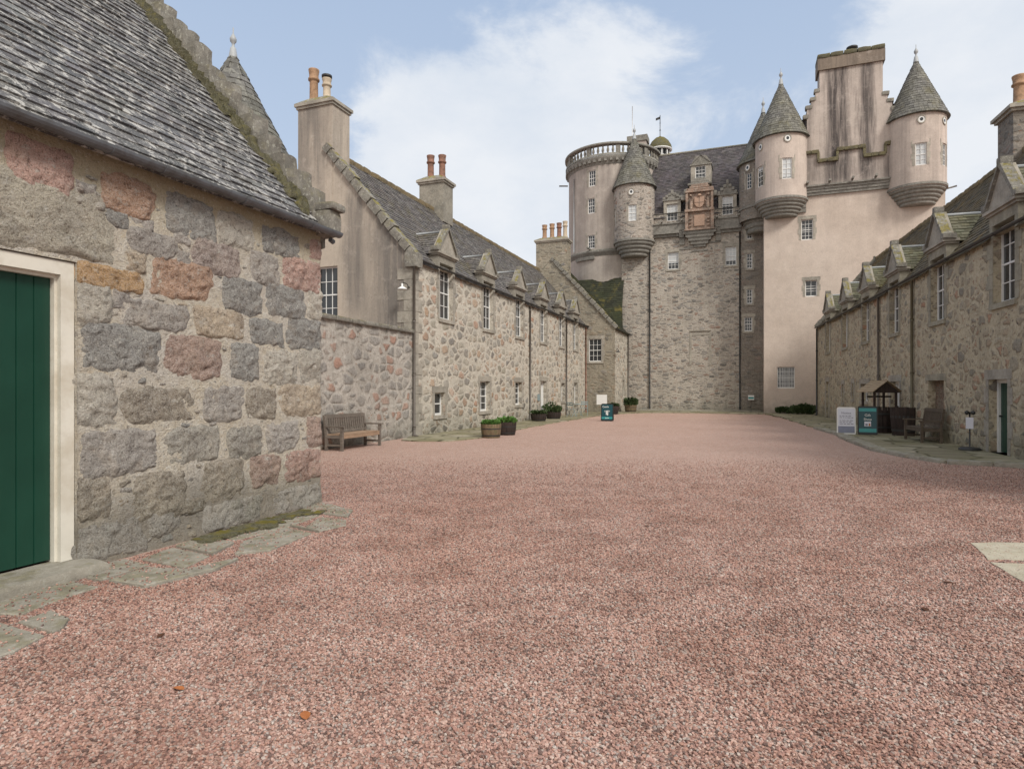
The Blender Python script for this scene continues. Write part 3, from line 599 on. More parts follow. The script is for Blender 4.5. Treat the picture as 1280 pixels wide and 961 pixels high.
ST=[(3.91,4.18,2.22,2.56,'l'),(3.88,4.53,2.57,2.72,'O'),(4.37,4.54,2.76,2.92,'t'),(4.23,4.38,2.41,2.52,'g'),(4.33,5.06,2.23,2.47,'g'),(4.61,5.39,2.57,2.95,'o'),(5.12,5.8,2.91,3.25,'p'),(4.92,5.08,2.94,3.04,'g'),(5.96,6.45,2.93,3.28,'g'),(6.53,7.3,2.93,3.35,'r'),(5.55,6.15,2.53,2.89,'d'),(6.22,6.96,2.55,2.93,'d'),(7.03,7.3,2.59,2.96,'l'),(5.13,5.85,2.22,2.5,'t'),(5.96,6.53,2.16,2.45,'d'),(6.62,7.3,2.15,2.53,'d'),(3.91,4.69,1.78,2.19,'d'),(4.8,5.51,1.73,2.15,'b'),(5.67,6.08,1.72,2.13,'d'),(6.18,6.79,1.69,2.07,'l'),(6.85,7.3,1.71,2.14,'l'),(3.88,4.23,1.28,1.73,'l'),(4.33,5.12,1.28,1.61,'m'),(5.28,5.86,1.25,1.64,'g'),(5.9,6.4,1.25,1.61,'m'),(6.46,7.3,1.26,1.65,'t'),(3.88,4.69,0.8,1.21,'g'),(4.78,5.47,0.84,1.18,'e'),(5.64,6.13,0.81,1.16,'e'),(6.22,6.82,0.82,1.18,'g'),(7.01,7.3,0.83,1.22,'b'),(6.54,7.3,0.4,0.77,'r'),(5.98,6.47,0.41,0.77,'b'),(5.24,5.86,0.35,0.79,'m'),(4.42,5.03,0.29,0.76,'m'),(3.9,4.18,0.42,0.8,'m'),(6.32,7.3,-0.04,0.3,'g'),(5.59,6.17,0.05,0.3,'e'),(7.07,7.3,3.42,3.65,'r'),(3.31,3.83,3.28,3.68,'r'),(4.11,4.64,3.28,3.62,'o'),(3.89,4.05,3.39,3.46,'g'),(3.87,4.11,3.28,3.38,'l'),(4.78,5.43,3.25,3.64,'d'),(5.47,6.0,3.27,3.64,'l'),(4.38,4.9,2.96,3.17,'g'),(6.13,6.85,3.33,3.62,'d'),(4.16,4.35,3.18,3.27,'d'),(4.41,4.61,3.21,3.28,'g'),(4.91,5.07,3.15,3.22,'g'),(3.88,4.53,0.01,0.35,'g'),(4.6,4.92,0.15,0.33,'g'),(5.26,6.0,-0.01,0.3,'g'),(4.96,5.26,0.29,0.4,'m')]
def hutstones():
    r=random.Random(11); Y0=7.28
    def stone(mb,a0,a1,z0,z1,c,proud,seed,sq=.35,n=None):
        w=a1-a0;h=z1-z0; nu=max(6,int(w/.021)); nv=max(5,int(h/.021)); nu=min(nu,48); nv=min(nv,34)
        vs=[];fs=[]; base=C_[c]; g=r.uniform(.92,1.08); t=(base[0]*g,base[1]*g,base[2]*g)
        sk=r.uniform(-.12,.12); sk2=r.uniform(-.10,.10)
        for k in range(nv+1):
            for i in range(nu+1):
                s_=i/nu*2-1; t_=k/nv*2-1
                x=s_*(1-sq*.5*t_*t_*abs(s_)**3); y=t_*(1-sq*.5*s_*s_*abs(t_)**3)
                x,y=x+sk*y*.5*(1-abs(s_)*.0),y+sk2*x*.5
                a=(a0+a1)/2+x*w/2; z=(z0+z1)/2+y*h/2
                e=max(abs(s_),abs(t_))
                nz=mn.noise_vector(Vector((a*5+seed,z*5,seed))); nf=mn.noise_vector(Vector((a*15,z*15,seed)))
                a+=nz.x*.040+nf.x*.018; z+=nz.y*.034+nf.y*.018
                hgt=proud*(1-e**5)-.016*(e**6)+ (nz.z*.020+nf.z*.014+abs(mn.noise(Vector((a*9+seed,z*12,seed))))*.034-.008+mn.noise(Vector((a*40,z*40,seed)))*.007)*(1-e**8)
                a=min(a,.012)
                vs.append((a,-hgt-(max(0,.35-z)**2)*.35,z))
        for k in range(nv):
            for i in range(nu):
                q=k*(nu+1)+i; fs.append((q,q+1,q+nu+2,q+nu+1))
        mb.add(vs,fs,1,t,True)
    mb=HW; taken=[]
    for i,(a0,a1,z0,z1,c) in enumerate(ST):
        if c=='L': continue
        z0=max(z0,.01)
        gx=.042;stone(mb,a0-gx-Y0,a1+gx-Y0,max(z0-gx,.0),z1+gx,c,.024 if (a1-a0)>.25 else .014,i*3.7,.16 if c in 'lLd' else .30); taken.append((a0,a1,z0,z1))
    # the pinning stones in the joints, and the wall beyond the frame on the left
    taken.append((1.9,4.31,0 ,3.45) if False else (1.9,3.95,0,2.80)); taken.append((3.0,4.31,2.81,3.45))
    for tries,(wr,hr) in ((260,((.28,.5),(.2,.3))),(900,((.12,.22),(.07,.12))),(2600,((.05,.15),(.028,.06)))):
        for _ in range(tries):
            w=r.uniform(*wr);h=r.uniform(*hr); a=r.uniform(.6,7.2-w) ; z=r.uniform(.02,3.62-h)
            if any(a<q[1]+.012 and a+w>q[0]-.012 and z<q[3]+.012 and z+h>q[2]-.012 for q in taken): continue
            taken.append((a,a+w,z,z+h))
            stone(mb,a-Y0,a+w-Y0,z,z+h,r.choice('gdmgeptl' if w>.2 else 'gdmmet'),.022 if w>.2 else .008,r.uniform(0,99),.5)
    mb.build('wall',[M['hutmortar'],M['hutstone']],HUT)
    mb=MB(); stone(mb,2.0-.35-Y0,4.31-Y0,2.75,3.40,'L',.035,4.2,.06); mb.build('lintel',[M['hutstone'],M['hutstone']],HUT)
hutstones()
# door
mb=MB(); y0=7.28
mb.box(ID,3.735-y0,3.85-y0,.0,.20,.10,2.72); mb.box(ID,2.01-y0,2.16-y0,.02,.20,.10,2.72); mb.box(ID,2.16-y0,3.735-y0,.0,.20,2.60,2.72)
mb.box(ID,3.715-y0,3.735-y0,.055,.19,.10,2.60); mb.box(ID,2.16-y0,2.20-y0,.075,.19,.10,2.59); mb.box(ID,2.20-y0,3.715-y0,.055,.19,2.57,2.60)
mb.build('door_frame',M['cream'],HUT)
mb=MB(); n=11; w=1.515/n
for i in range(n):
    a=2.20-y0+i*w; e=.006
    mb.add([(a+.001,.110,.12),(a+e,.10,.12),(a+w-e,.10,.12),(a+w-.001,.110,.12),(a+.001,.110,2.57),(a+e,.10,2.57),(a+w-e,.10,2.57),(a+w-.001,.110,2.57)],[(0,1,5,4),(1,2,6,5),(2,3,7,6)])
mb.box(ID,2.20-y0,3.715-y0,.112,.14,.12,2.57)
door=mb.build('door',M['green'],HUT)
mb=MB(); mb.rock(ID,1.85-y0,3.95-y0,-.36,.12,-.02,.105,.012,8,seed=3); mb.build('door_step',M['slab'],HUT)
# roof
sl=math.atan(1.13); cs,sn=math.cos(sl),math.sin(sl)
PR=lambda u,v,h:(-9+u,-.14+v*cs-h*sn,3.80+v*sn+h*cs+.0)
PB=lambda u,v,h:(-u,8.54-v*cs+h*sn,3.80+v*sn+h*cs)
Lr=4.34/cs
mb=MB()
for P in (PR,PB): mb.quad(P(0,0,-.03),P(9,0,-.03),P(9,Lr,-.03),P(0,Lr,-.03),0,(.3,.3,.3)); mb.quad(P(0,0,-.08),P(9,0,-.08),P(9,0,.0),P(0,0,.0),0,(.3,.3,.3))
slates(mb,PR,8.86,Lr,w=.27,e=.15,th=.013,seed=4,var=.35)
slates(mb,PB,9,Lr,w=.5,e=.3,seed=5)
mb.tube([(-9,4.2,3.8+Lr*sn+.0),(0,4.2,3.8+Lr*sn)],.09,8,0,(.5,.5,.5))
roof=mb.build('roof',M['slate'],HUT)
# stepped skew stones
mb=MB(); r=random.Random(21); v=.22; i=0
while v<Lr+.1:
    L=r.uniform(.34,.46); p=PR(9,v,0)
    mb.rock(lambda a,b,z,p=p:(p[0]+a,p[1]+b,p[2]+z),-.16+r.uniform(-.03,.03),.14,-.0,L*.86,-.38,.42+r.uniform(-.06,.08),.028,6,0,seed=i*2.3,fr=5)
    v+=L*.98; i+=1
mb.rock(lambda a,b,z:(a,b-.14,z+3.86),-.10,.16,-.10,.34,-.12,.22,.02,4,seed=50)
mb.rock(lambda a,b,z:(a,b-.14,z+4.08),-.12,.18,-.17,.36,-.0,.10,.015,4,seed=51)
mb.build('stepped_skew_stone',M['skew'],HUT)
mb=MB(); r=random.Random(4); v=.25
while v<Lr:
    s=r.uniform(.05,.10); p=PR(8.79+r.uniform(-.13,.06),v,-.01)
    mb.rock(lambda a,b,z,p=p:(p[0]+a,p[1]+b,p[2]+z),-s,s,-s,s,-.03,s*r.uniform(.6,1.2),.03,4,seed=v,fr=9); v+=r.uniform(.03,.075)
mb.build('moss_clump',M['mosscap'],HUT,label='dark green moss cushions along the foot of the stepped stones')
# gutter: a half round channel with joint collars
def gutter(parent,P,a0,a1,r=.065,joints=(),mat='gutter',brackets=None,name='gutter'):
    mb=MB(); n=8; k=[(math.cos(math.pi*j/n),-math.sin(math.pi*j/n)) for j in range(n+1)]
    for (x0,x1,rr) in [(a0,a1,r)]+[(j-.05,j+.05,r+.008) for j in joints]:
        vs=[P(x,-q*rr,w*rr) for x in (x0,x1) for q,w in k]
        vs+=[P(x,-q*(rr-.008),w*(rr-.008)) for x in (x0,x1) for q,w in k]; m_=n+1
        fs=[(i,i+1,m_+i+1,m_+i) for i in range(n)]+[(2*m_+i,3*m_+i,3*m_+i+1,2*m_+i+1) for i in range(n)]
        fs+=[(0,m_,3*m_,2*m_),(n,2*m_+n,3*m_+n,m_+n)]+[(i,2*m_+i,2*m_+i+1,i+1) for i in range(n)]+[(m_+i,m_+i+1,3*m_+i+1,3*m_+i) for i in range(n)]
        mb.add(vs,fs,0,None,False)
    return mb.build(name,M[mat],parent)
gutter(HUT,lambda a,b,z:(a,b-.20,z+3.80),-9.0,.16,.068,[-6.9,-5.0,-3.2,-2.66,-1.6,-.42])
# projecting pipe bracket at the hut corner
mb=MB(); mb.tube([(.06,-.12,3.70),(.13,-.12,3.68)],.035); mb.build('gutter_outlet',M['gutter'],HUT)

# ------------------------------------------------------------------ shared range parts
def shift(P,da=0,db=0,dz=0): return lambda a,b,z:P(a+da,b+db,z+dz)
def pot(parent,x,y,z,h,r,mat,name='chimney_pot',cowl=False):
    mb=MB(); mb.lathe((x,y,z),[(r*1.25,-.05),(r*1.2,.06),(r*1.02,.12),(r*.92,h*.15),(r*.88,h*.62),(r*.92,h*.66),(r*1.2,h*.68),(r*1.2,h*.73),(r*.98,h*.75),(r*1.0,h*.86),(r*1.15,h*.97),(r*1.15,h),(r*.85,h),(r*.8,h*.6),(.001,h*.55)],16)
    if cowl:
        mb.lathe((x,y,z+h+.02),[(.001,.10),(r*1.25,.10),(r*1.25,.02),(.001,.0)],16,1)
        mb.box(ID,x-.02,x+.02,y-.02,y+.02,z+h-.1,z+h+.03,1)
    return mb.build(name,[M[mat],M['iron']],parent)
def stack(root,x0,x1,y0,y1,z0,z1,mat,pots,capm='ashlar',cap=.12,capmat=None,slope=False):
    mb=MB(); mb.box(ID,x0,x1,y0,y1,z0,z1-.28)
    mb.box(ID,x0-cap*.5,x1+cap*.5,y0-cap*.5,y1+cap*.5,z1-.28,z1-.19,1); mb.box(ID,x0-cap,x1+cap,y0-cap,y1+cap,z1-.19,z1-.08,1)
    # weathered haunching the pots sit in
    t=.25; a=[(x0-cap,y0-cap,z1-.08),(x1+cap,y0-cap,z1-.08),(x1+cap,y1+cap,z1-.08),(x0-cap,y1+cap,z1-.08)]
    ix=(x1-x0)*.22; iy=(y1-y0)*.22
    b=[(x0+ix*.5,y0+iy,z1+.12),(x1-ix*.5,y0+iy,z1+.12),(x1-ix*.5,y1-iy,z1+.12),(x0+ix*.5,y1-iy,z1+.12)]
    mb.hexa(a+b,2)
    o=mb.build('chimney',[mat,M[capm],M['skew']],root)
    for (x,y,h,r_,m_,c) in pots: pot(o,x,y,z1+.1,h,r_,m_,cowl=c)
    return o
def roof_plane(z0,slope,y_e=-.12):
    a=math.atan(slope); c,s=math.cos(a),math.sin(a)
    return (lambda u,v,h:(u,y_e+v*c-h*s,z0+slope*(y_e)+v*s+h*c)),c,s
def dormer(root,c,eave,slope,wmat,smat,w=1.12,top=7.55,moss=True,seed=0,lead=True,hw=.84):
    """stone wall-head dormer: jambs and lintel, moulded cornice, triangular pediment, small slate roof behind"""
    r=random.Random(seed); mb=MB(); a0=c-w/2; a1=c+w/2; zl=eave+.22
    mb.box(ID,a0-.17,a0,-.015,.30,eave+.002,zl); mb.box(ID,a1,a1+.17,-.015,.30,eave+.002,zl); mb.box(ID,a0-.17,a1+.17,-.018,.30,zl,zl+.25)
    zc=zl+.25; mb.box(ID,c-hw+.05,c+hw-.05,-.07,.30,zc,zc+.06,1); mb.box(ID,c-hw,c+hw,-.13,.30,zc+.06,zc+.14,1)
    z0=zc+.14; hh=top-z0; k=hw-.05
    mb.prism([(c-k,-.05,z0),(c+k,-.05,z0),(c+.06,-.05,z0+hh),(c-.06,-.05,z0+hh)],(0,.26,0),1)
    # raking stones of the pediment
    for s in (-1,1):
        L=math.hypot(k,hh); n=4
        for i in range(n):
            f0=i/n;f1=(i+.97)/n
            x0=c+s*k*(1-f0);x1=c+s*k*(1-f1);q0=z0+hh*f0;q1=z0+hh*f1; nx=s*hh/L*.07; nz=k/L*.07
            vs=[(x0-nx*.3,-.13,q0-nz*.3),(x1-nx*.3,-.13,q1-nz*.3),(x1-nx*.3,.10,q1-nz*.3),(x0-nx*.3,.10,q0-nz*.3),(x0+nx,-.12+r.uniform(-.02,.01),q0+nz),(x1+nx,-.12,q1+nz),(x1+nx,.12,q1+nz*1.1),(x0+nx,.12,q0+nz)]
            if s<0: vs=[vs[1],vs[0],vs[3],vs[2],vs[5],vs[4],vs[7],vs[6]]
            mb.hexa(vs,2)
    mb.rock(lambda a,b,z:(c+a,b,z0+hh+z),-.11,.11,-.12,.14,-.02,.16,.02,3,2,seed=seed)
    mb.rock(lambda a,b,z:(c-hw+a,b,z0+z),-.06,.16,-.15,.2,-.0,.16,.03,3,2,seed=seed+1); mb.rock(lambda a,b,z:(c+hw+a,b,z0+z),-.16,.06,-.15,.2,-.0,.14,.03,3,2,seed=seed+2)
    # cheeks
    ye=(zc-eave)/slope+.1
    for x in (a0-.16,a1+.16): mb.poly([(x,.1,eave-.1),(x,ye,zc),(x,.1,zc)],1)
    o=mb.build('dormer',[wmat,M['ashlar'],M['skew']],root)
    # its slate roof, running back into the main slope
    mb=MB(); zr=top-.12; dz=zr-zc-.05; yb=(zr-eave)/slope; ybe=(zc+.05-eave)/slope
    Lh=hw-.02
    for s in (-1,1):
        e=math.hypot(Lh,dz)
        def P(u,v,h,s=s):
            f=v/e; x=c+s*Lh*(1-f); z=zc+.05+dz*f; yy=.2+u
            nx=s*dz/e;nz=Lh/e; return (x+nx*h,yy,z+nz*h)
        uu=yb-.2+.06
        mb.add([P(0,0,-.01),P(ybe-.2+.05,0,-.01),P(uu,e,-.01),P(0,e,-.01)],[(0,1,2,3)],0,(.4,.4,.4))
        lim=lambda u,v: u>(ybe-.1)+(uu-ybe+.2)*v/e
        slates(mb,P,uu,e,w=.2,e=.14,skip=lim,seed=seed*3+s+2)
    mb.build('roof',smat,o)
    if lead:
        mb=MB(); mb.tube([(c,.18,zr+.03),(c,yb+.12,zr+.03)],.045,8); mb.build('lead_ridge',M['lead'],o)
    return o
def downpipe(root,x,y,z0,z1,mat='pipe',r=.045,P=None,hopper=True,name='downpipe'):
    mb=MB(); P=P or (lambda a,b,z:(a,b,z))
    mb.tube([P(x,y,z0),P(x,y,z1)],r,8)
    z=z0+.3
    while z<z1-.2: mb.tube([P(x,y,z-.04),P(x,y,z+.04)],r*1.3,8); z+=1.8
    mb.tube([P(x,y,z0+.06),P(x,y-.12,z0)],r,8)
    return mb.build(name,M[mat],root)
def door_part(root,P,a0,a1,z0,z1,leaf,frame='white',d=.2,open_=False,name='door'):
    mb=MB(); B=lambda *q,**k: mb.box(P,*q,**k)
    B(a0,a0+.09,d-.03,d+.08,z0,z1,m=1);B(a1-.09,a1,d-.03,d+.08,z0,z1,m=1);B(a0+.09,a1-.09,d-.03,d+.08,z1-.09,z1,m=1)
    n=6; w=(a1-a0-.18)/n
    for i in range(n): B(a0+.09+i*w+.003,a0+.09+(i+1)*w-.003,d+.02,d+.05,z0+.02,z1-.09)
    B(a0+.09,a1-.09,d+.035,d+.07,z0+.02,z1-.09)
    k=MB(); 
    o=mb.build(name,[leaf,M[frame]],root)
    k.tube([P(a0+.17,d+.02,(z0+z1)/2),P(a0+.17,d-.05,(z0+z1)/2)],.022,8); k.build('handle',M['iron'],o)
    # dressed margin
    mb=MB(); z=z0;i=0
    while z<z1-.05:
        zz=min(z+.4,z1); ww=.15+(.1 if i%2 else 0)
        mb.box(P,a0-ww,a0-.001,-.014,.05,z+.005,zz-.005); mb.box(P,a1+.001,a1+ww,-.014,.05,z+.005,zz-.005); z=zz;i+=1
    mb.box(P,a0-.22,a1+.22,-.018,.06,z1+.001,z1+.24); mb.build('margin',M['ashlar'],o)
    return o

# ------------------------------------------------------------------ left range
LR=thing('stone_range_building','long two storey warm rubble range with dormers on the left side of the court','building',(-10.6,18.7,0),R(90))
EV=6.05; SLP=(10.25-EV)/3.6; LEN=24.4; D=7.2
DC=[2.50,6.58,10.56,14.45,18.1,21.35]
low=[(1.55,2.40,.66,1.50),(5.65,6.72,.68,1.96),(9.95,10.9,.85,1.98),(13.95,14.95,.05,2.08),(18.0,18.75,.9,2.0),(21.0,21.85,.7,2.05)]
mb=MB(); ops=[(c-.56,c+.56,4.22,EV) for c in DC]+low
wall(mb,ID,0,LEN,0,EV,ops,.24)
# gable facing the viewer, with one tall window
PG=lambda a,b,z:(b,D-a,z)
gops=[(D-3.95,D-3.05,4.0,6.0)]
wall(mb,PG,0,D,0,EV,gops,.2,m=1)
mb.poly([PG(0,0,EV),PG(D,0,EV),PG(D/2,0,10.25)],1)
PE=lambda a,b,z:(LEN-b,a,z)
mb.poly([PE(0,0,0),PE(D,0,0),PE(D,0,EV),PE(D/2,0,10.25),PE(0,0,EV)],0)
mb.poly([(LEN,D,0),(0,D,0),(0,D,EV),(LEN,D,EV)],0)
mb.build('wall',[M['rub_left'],M['gable']],LR)
# corner dressed stones
mb=MB(); z=0;i=0; r=random.Random(6)
while z<EV-.1:
    h=r.uniform(.28,.42); zz=min(z+h,EV); w=.35 if i%2 else .6
    mb.box(ID,-.02,w,-.02,.0,z+.006,zz-.006); mb.box(ID,-.022,.0,-.018,.95-w,z+.006,zz-.006); z=zz;i+=1
mb.build('corner_stones',M['ashlar'],LR)
for i,c in enumerate(DC):
    window(LR,ID,c-.56+.0,c+.56,4.22,6.24,d=.17,nx=3,nz=4,surround=False)
    mb=MB(); a0,a1=c-.56,c+.56
    z=4.22;k=0
    while z<EV-.05:
        zz=min(z+.36,EV); ww=.17+(.08 if k%2 else 0); mb.box(ID,a0-ww,a0-.001,-.014,.05,z+.005,zz-.005); mb.box(ID,a1+.001,a1+ww,-.014,.05,z+.005,zz-.005); z=zz;k+=1
    mb.box(ID,a0-.1,a1+.1,-.06,.15,4.22-.13,4.219)
    mb.build('window_margin',M['ashlar'],LR)
    dormer(LR,c,EV,SLP,M['ashdark'],M['slate_left'],top=7.55 if i else 7.62,seed=i*5+1)
for i,o in enumerate(low):
    if i==3: door_part(LR,ID,o[0],o[1],o[2],o[3],M['white'])
    else: window(LR,ID,o[0],o[1],o[2],o[3],d=.17,nx=2 if i else 1,nz=4 if i else 2)
window(LR,PG,D-3.95,D-3.05,4.0,6.0,d=.12,nx=3,nz=4,surround=False)
PL,c_,s_=roof_plane(EV,SLP,-.10); Ls=(3.6+.10)/c_
PLb=lambda u,v,h:(lambda q:(q[0],7.2-q[1],q[2]))(PL(u,v,h))
def indorm(u,v):
    y=-.1+v*c_; z=EV+SLP*y
    for c in DC:
        d=abs(u-c)
        if d<.72 and z<6.57: return True
        if z>=6.5 and z<7.5 and d<.80*(7.4-z)/.85+.02: return True
    return False
mb=MB(); op=[(c-.72,c+.72,0,.75) for c in DC]
wall(mb,lambda a,b,z:PL(a,z,-.012),0,LEN,0,Ls,[(o[0],o[1],-.1,.78) for o in op],reveal=False)
mb.t=[(.35,.35,.35)]*len(mb.t)
mb.quad(PLb(LEN,0,0),PLb(0,0,0),PLb(0,Ls,0),PLb(LEN,Ls,0),0,(.4,.4,.4))
slates(mb,PL,LEN,Ls,w=.27,e=.165,skip=indorm,seed=8,var=.28)
mb.build('roof',M['slate_left'],LR)
# ridge: stone pieces thick with moss
mb=MB(); r=random.Random(9); x=1.0
while x<LEN:
    L=r.uniform(.5,.8); mb.rock(lambda a,b,z:(a,3.6+b,10.22+z),x,min(x+L-.02,LEN),-.14,.14,-.10,.10,.03,3,seed=x); x+=L
mb.build('ridge',M['ridgemoss'],LR)
# skew stones up the gable
def skew(root,x0,x1,P,Ls,r,mat='skew',h=.20,name='skew_stone',lo=.1):
    mb=MB(); v=lo;i=0
    while v<Ls-.05:
        L=r.uniform(.35,.6); e=min(v+L-.015,Ls)
        mb.rock(lambda a,b,z:P(a,b,z),x0,x1,v,e,-.06,h+r.uniform(-.03,.04),.035,3,seed=i*1.7,fr=4); v+=L;i+=1
    return mb.build(name,M[mat],root)
skew(LR,-.12,.26,PL,Ls,random.Random(3),h=.22)
mb=MB(); mb.rock(ID,-.16,.32,-.2,.25,EV-.32,EV+.18,.02,4,seed=8); mb.build('skew_putt',M['skew'],LR)
# chimney on the gable (render, two different pots) and one on the ridge
stack(LR,-.02,1.0,3.25,4.75,7.6,12.05,M['gable'],[(.45,4.42,1.25,.17,'clay',False),(.5,3.88,.85,.15,'claypale',True)],cap=.10)
stack(LR,8.1,9.1,2.95,4.25,9.6,11.75,M['ashdark'],[(8.6,3.9,1.15,.17,'clayred',False),(8.75,3.35,1.15,.17,'clayred',False)],cap=.12)
gutter(LR,lambda a,b,z:(a,b-.14,z+EV-.02),-.05,LEN,.055,[2,4,6,8,10,12,14,16,18,20],mat='iron')
downpipe(LR,-.05,-.07,.02,EV-.1); downpipe(LR,12.0,-.07,.02,EV-.1); downpipe(LR,18.95,-.07,.02,EV-.1); downpipe(LR,23.9,-.07,.02,EV-.1,mat='clayred',name='painted_downpipe')
mb=MB(); mb.box(ID,13.35,13.75,-.04,-.005,1.0,1.35); mb.build('sign_plate',M['bluemetal'],LR)
# wall lamps
def wall_lamp(name,label,loc,rz,mat,drop=.0):
    t=thing(name,label,'lamp',loc,rz)
    mb=MB(); mb.tube([(0,0,0),(.10,0,.10),(.34,0,.12),(.42,0,.05)],.014,6); mb.lathe((0,0,0),[(.001,0),(.05,0),(.05,.02)],10); mb.build('bracket',M['iron'],t)
    mb=MB(); mb.lathe((.42,0,-.12),[(.16,0),(.155,.02),(.06,.09),(.035,.10),(.03,.19),(.001,.2)],16); mb.build('lamp_shade',M[mat],t)
    mb=MB(); mb.lathe((.42,0,-.15),[(.001,0),(.035,.02),(.035,.07),(.02,.1)],10); mb.build('bulb',M['blind'],t)
    return t
wall_lamp('wall_lamp','small white shaded lamp on a bracket at the corner of the left range',(-10.75,18.66,5.05),R(-90),'white')
wall_lamp('wall_lamp','dark shaded lantern on a bracket at the corner of the far cross wing',(-8.58,43.4,4.3),R(-60),'iron')

# yard wall running from the range towards the viewer
YW=MB(); 
def Pyw(a,b,z): return (-10.6-b,8.0+a,z)
wall(YW,Pyw,0,10.68,0,3.5); YW.poly([Pyw(0,.5,0),Pyw(0,0,0),Pyw(0,0,3.5),Pyw(0,.5,3.5)]); YW.poly([Pyw(10.68,.5,0),Pyw(0,.5,0),Pyw(0,.5,3.5),Pyw(10.68,.5,3.5)])
yw=thing('yard_wall','grey rubble yard wall with flat coping behind the left bench','wall',(0,0,0))
YW.build('wall_face',M['rub_yard'],yw)
mb=MB(); r=random.Random(14); a=0
while a<10.6:
    L=r.uniform(.5,.9); mb.rock(Pyw,a,min(a+L-.015,10.66),-.10,.55,3.5,3.63,.012,4,seed=a); a+=L
mb.build('coping',M['skew'],yw)

# conical roofed turret beyond the hut
def cone_roof(root,c,z0,r0,z1,seed,name='cone_roof',mat='slate_cone',fin=True,k_=1.0):
    mb=MB(); L=math.hypot(r0,z1-z0); al=math.atan2(z1-z0,r0)
    prof=lambda v:(r0*(1-v/L),z0+(z1-z0)*v/L)
    mb.lathe((c[0],c[1],0),[prof(0),prof(L)],32,0,(.4,.4,.4)); mb.lathe((c[0],c[1],0),[(r0-.25,z0-.03),(r0+.01,z0-.03),(r0,z0)],32,0,(.25,.25,.25))
    rr=random.Random(seed); e=.19; k=0; v=0
    while v<L-.12:
        R0,Z0=prof(v-.01); R1,Z1=prof(min(v+e*1.3,L)); n=max(6,int(2*math.pi*R0/.24)); off=rr.random()
        for i in range(n):
            a0=2*math.pi*(i+off)/n; a1=2*math.pi*(i+.96+off)/n; h_=.022*rr.uniform(.6,1.5); g=rr.uniform(.35,.65)
            q=lambda R_,Z_,a,hh:(c[0]+(R_+hh*math.sin(al))*math.cos(a),c[1]+(R_+hh*math.sin(al))*math.sin(a),Z_+hh*math.cos(al))
            mb.add([q(R0,Z0,a0,h_),q(R0,Z0,a1,h_),q(R1,Z1,a1,.003),q(R1,Z1,a0,.003),q(R0,Z0,a0,-.01),q(R0,Z0,a1,-.01)],[(0,1,2,3),(4,5,1,0)],0,(g,g,g))
        v+=e;k+=1
    o=mb.build(name,M[mat],root)
    if fin:
        mb=MB(); mb.lathe((c[0],c[1],z1-.28*k_),[(q*k_,w*k_) for q,w in [(.16,0),(.10,.35),(.05,.42),(.05,.52),(.11,.60),(.12,.70),(.06,.82),(.02,.9),(.02,1.1),(.001,1.12)]],14); mb.build('finial',M['lead'],o)
    return o
CT=thing('round_turret','slender round turret with mossy conical slate roof showing above the hut skew','turret',(-12.3,12.5,0))
mb=MB(); mb.lathe((0,0,0),[(1.15,0),(1.15,7.3)],32,0); mb.build('wall',M['rub_left'],CT)
cone_roof(CT,(0,0),7.15,1.62,10.25,3,k_=.7)
# ------------------------------------------------------------------ cross wing at the far end of the left range
CW=thing('cross_wing_building','dark rubble cross wing with steep mossy roof between the left range and the castle','building',(-8.6,43.1,0))
WE=5.9; WR=10.95; WX=-4.6   # local x of the ridge
mb=MB(); DEPTH=4.88
wall(mb,ID,-9.2,0,0,WE,[(-1.85,-.93,3.55,5.15)],.2)
mb.poly([(-9.2,0,WE),(0,0,WE),(WX,0,WR)])
PS=lambda a,b,z:(-b,a,z)
wall(mb,PS,0,DEPTH,0,WE,[(2.9,3.5,1.0,2.3)],.2,m=1)
mb.poly([(-9.2,DEPTH,0),(-9.2,0,0),(-9.2,0,WE),(-9.2,DEPTH,WE)])
mb.build('wall',[M['rub_wing'],M['rub_left']],CW)
window(CW,ID,-1.85,-.93,3.55,5.15,d=.06,nx=3,nz=4,surround=True)
window(CW,PS,2.9,3.5,1.0,2.3,d=.15,nx=2,nz=3)
sw=(WR-WE)/4.6; aw=math.atan(sw)
PWR=lambda u,v,h:(.14-v*math.cos(aw)+h*math.sin(aw),u,WE-.14*sw+v*math.sin(aw)+h*math.cos(aw))
PWL=lambda u,v,h:(-9.2-.14+v*math.cos(aw)-h*math.sin(aw),DEPTH-u,WE-.14*sw+v*math.sin(aw)+h*math.cos(aw))
LW=4.74/math.cos(aw); mb=MB()
for P in (PWR,PWL):
    mb.quad(P(0,0,-.01),P(DEPTH,0,-.01),P(DEPTH,LW,-.01),P(0,LW,-.01),0,(.4,.4,.4)); slates(mb,P,DEPTH,LW,w=.28,e=.18,seed=31)
mb.build('roof',M['mossroof'],CW)
PSk=lambda a,b,z:PWR(a,b,z)
skew(CW,-.12,.22,PSk,LW,random.Random(12),mat='skew',h=.20)
mb=MB(); mb.tube([PWR(.32,0,.10),PWR(.32,LW*.8,.10)],.06,8); mb.build('skew_flashing',M['moss'],CW)
mb=MB(); mb.quad(PWR(-.12,0,0),PWR(-.12,.1,0),PWR(-.12,LW,0),PWR(-.12,LW,0)); 
stack(CW,-5.75,-3.45,.02,1.1,9.2,12.45,M['rub_wing'],[(-5.25,.5,1.0,.17,'clay',False),(-4.7,.55,1.05,.17,'clay',False),(-4.15,.5,1.05,.17,'clayred',False),(-3.72,.55,1.15,.16,'claypale',False)],cap=.12)
gutter(CW,lambda a,b,z:(.18-b*-1 if False else .2-b,a,z+WE-.06),-.1,DEPTH,.055,[],mat='iron')
downpipe(CW,4.7,-.07,.02,WE-.1,P=lambda a,b,z:(-b,a,z))

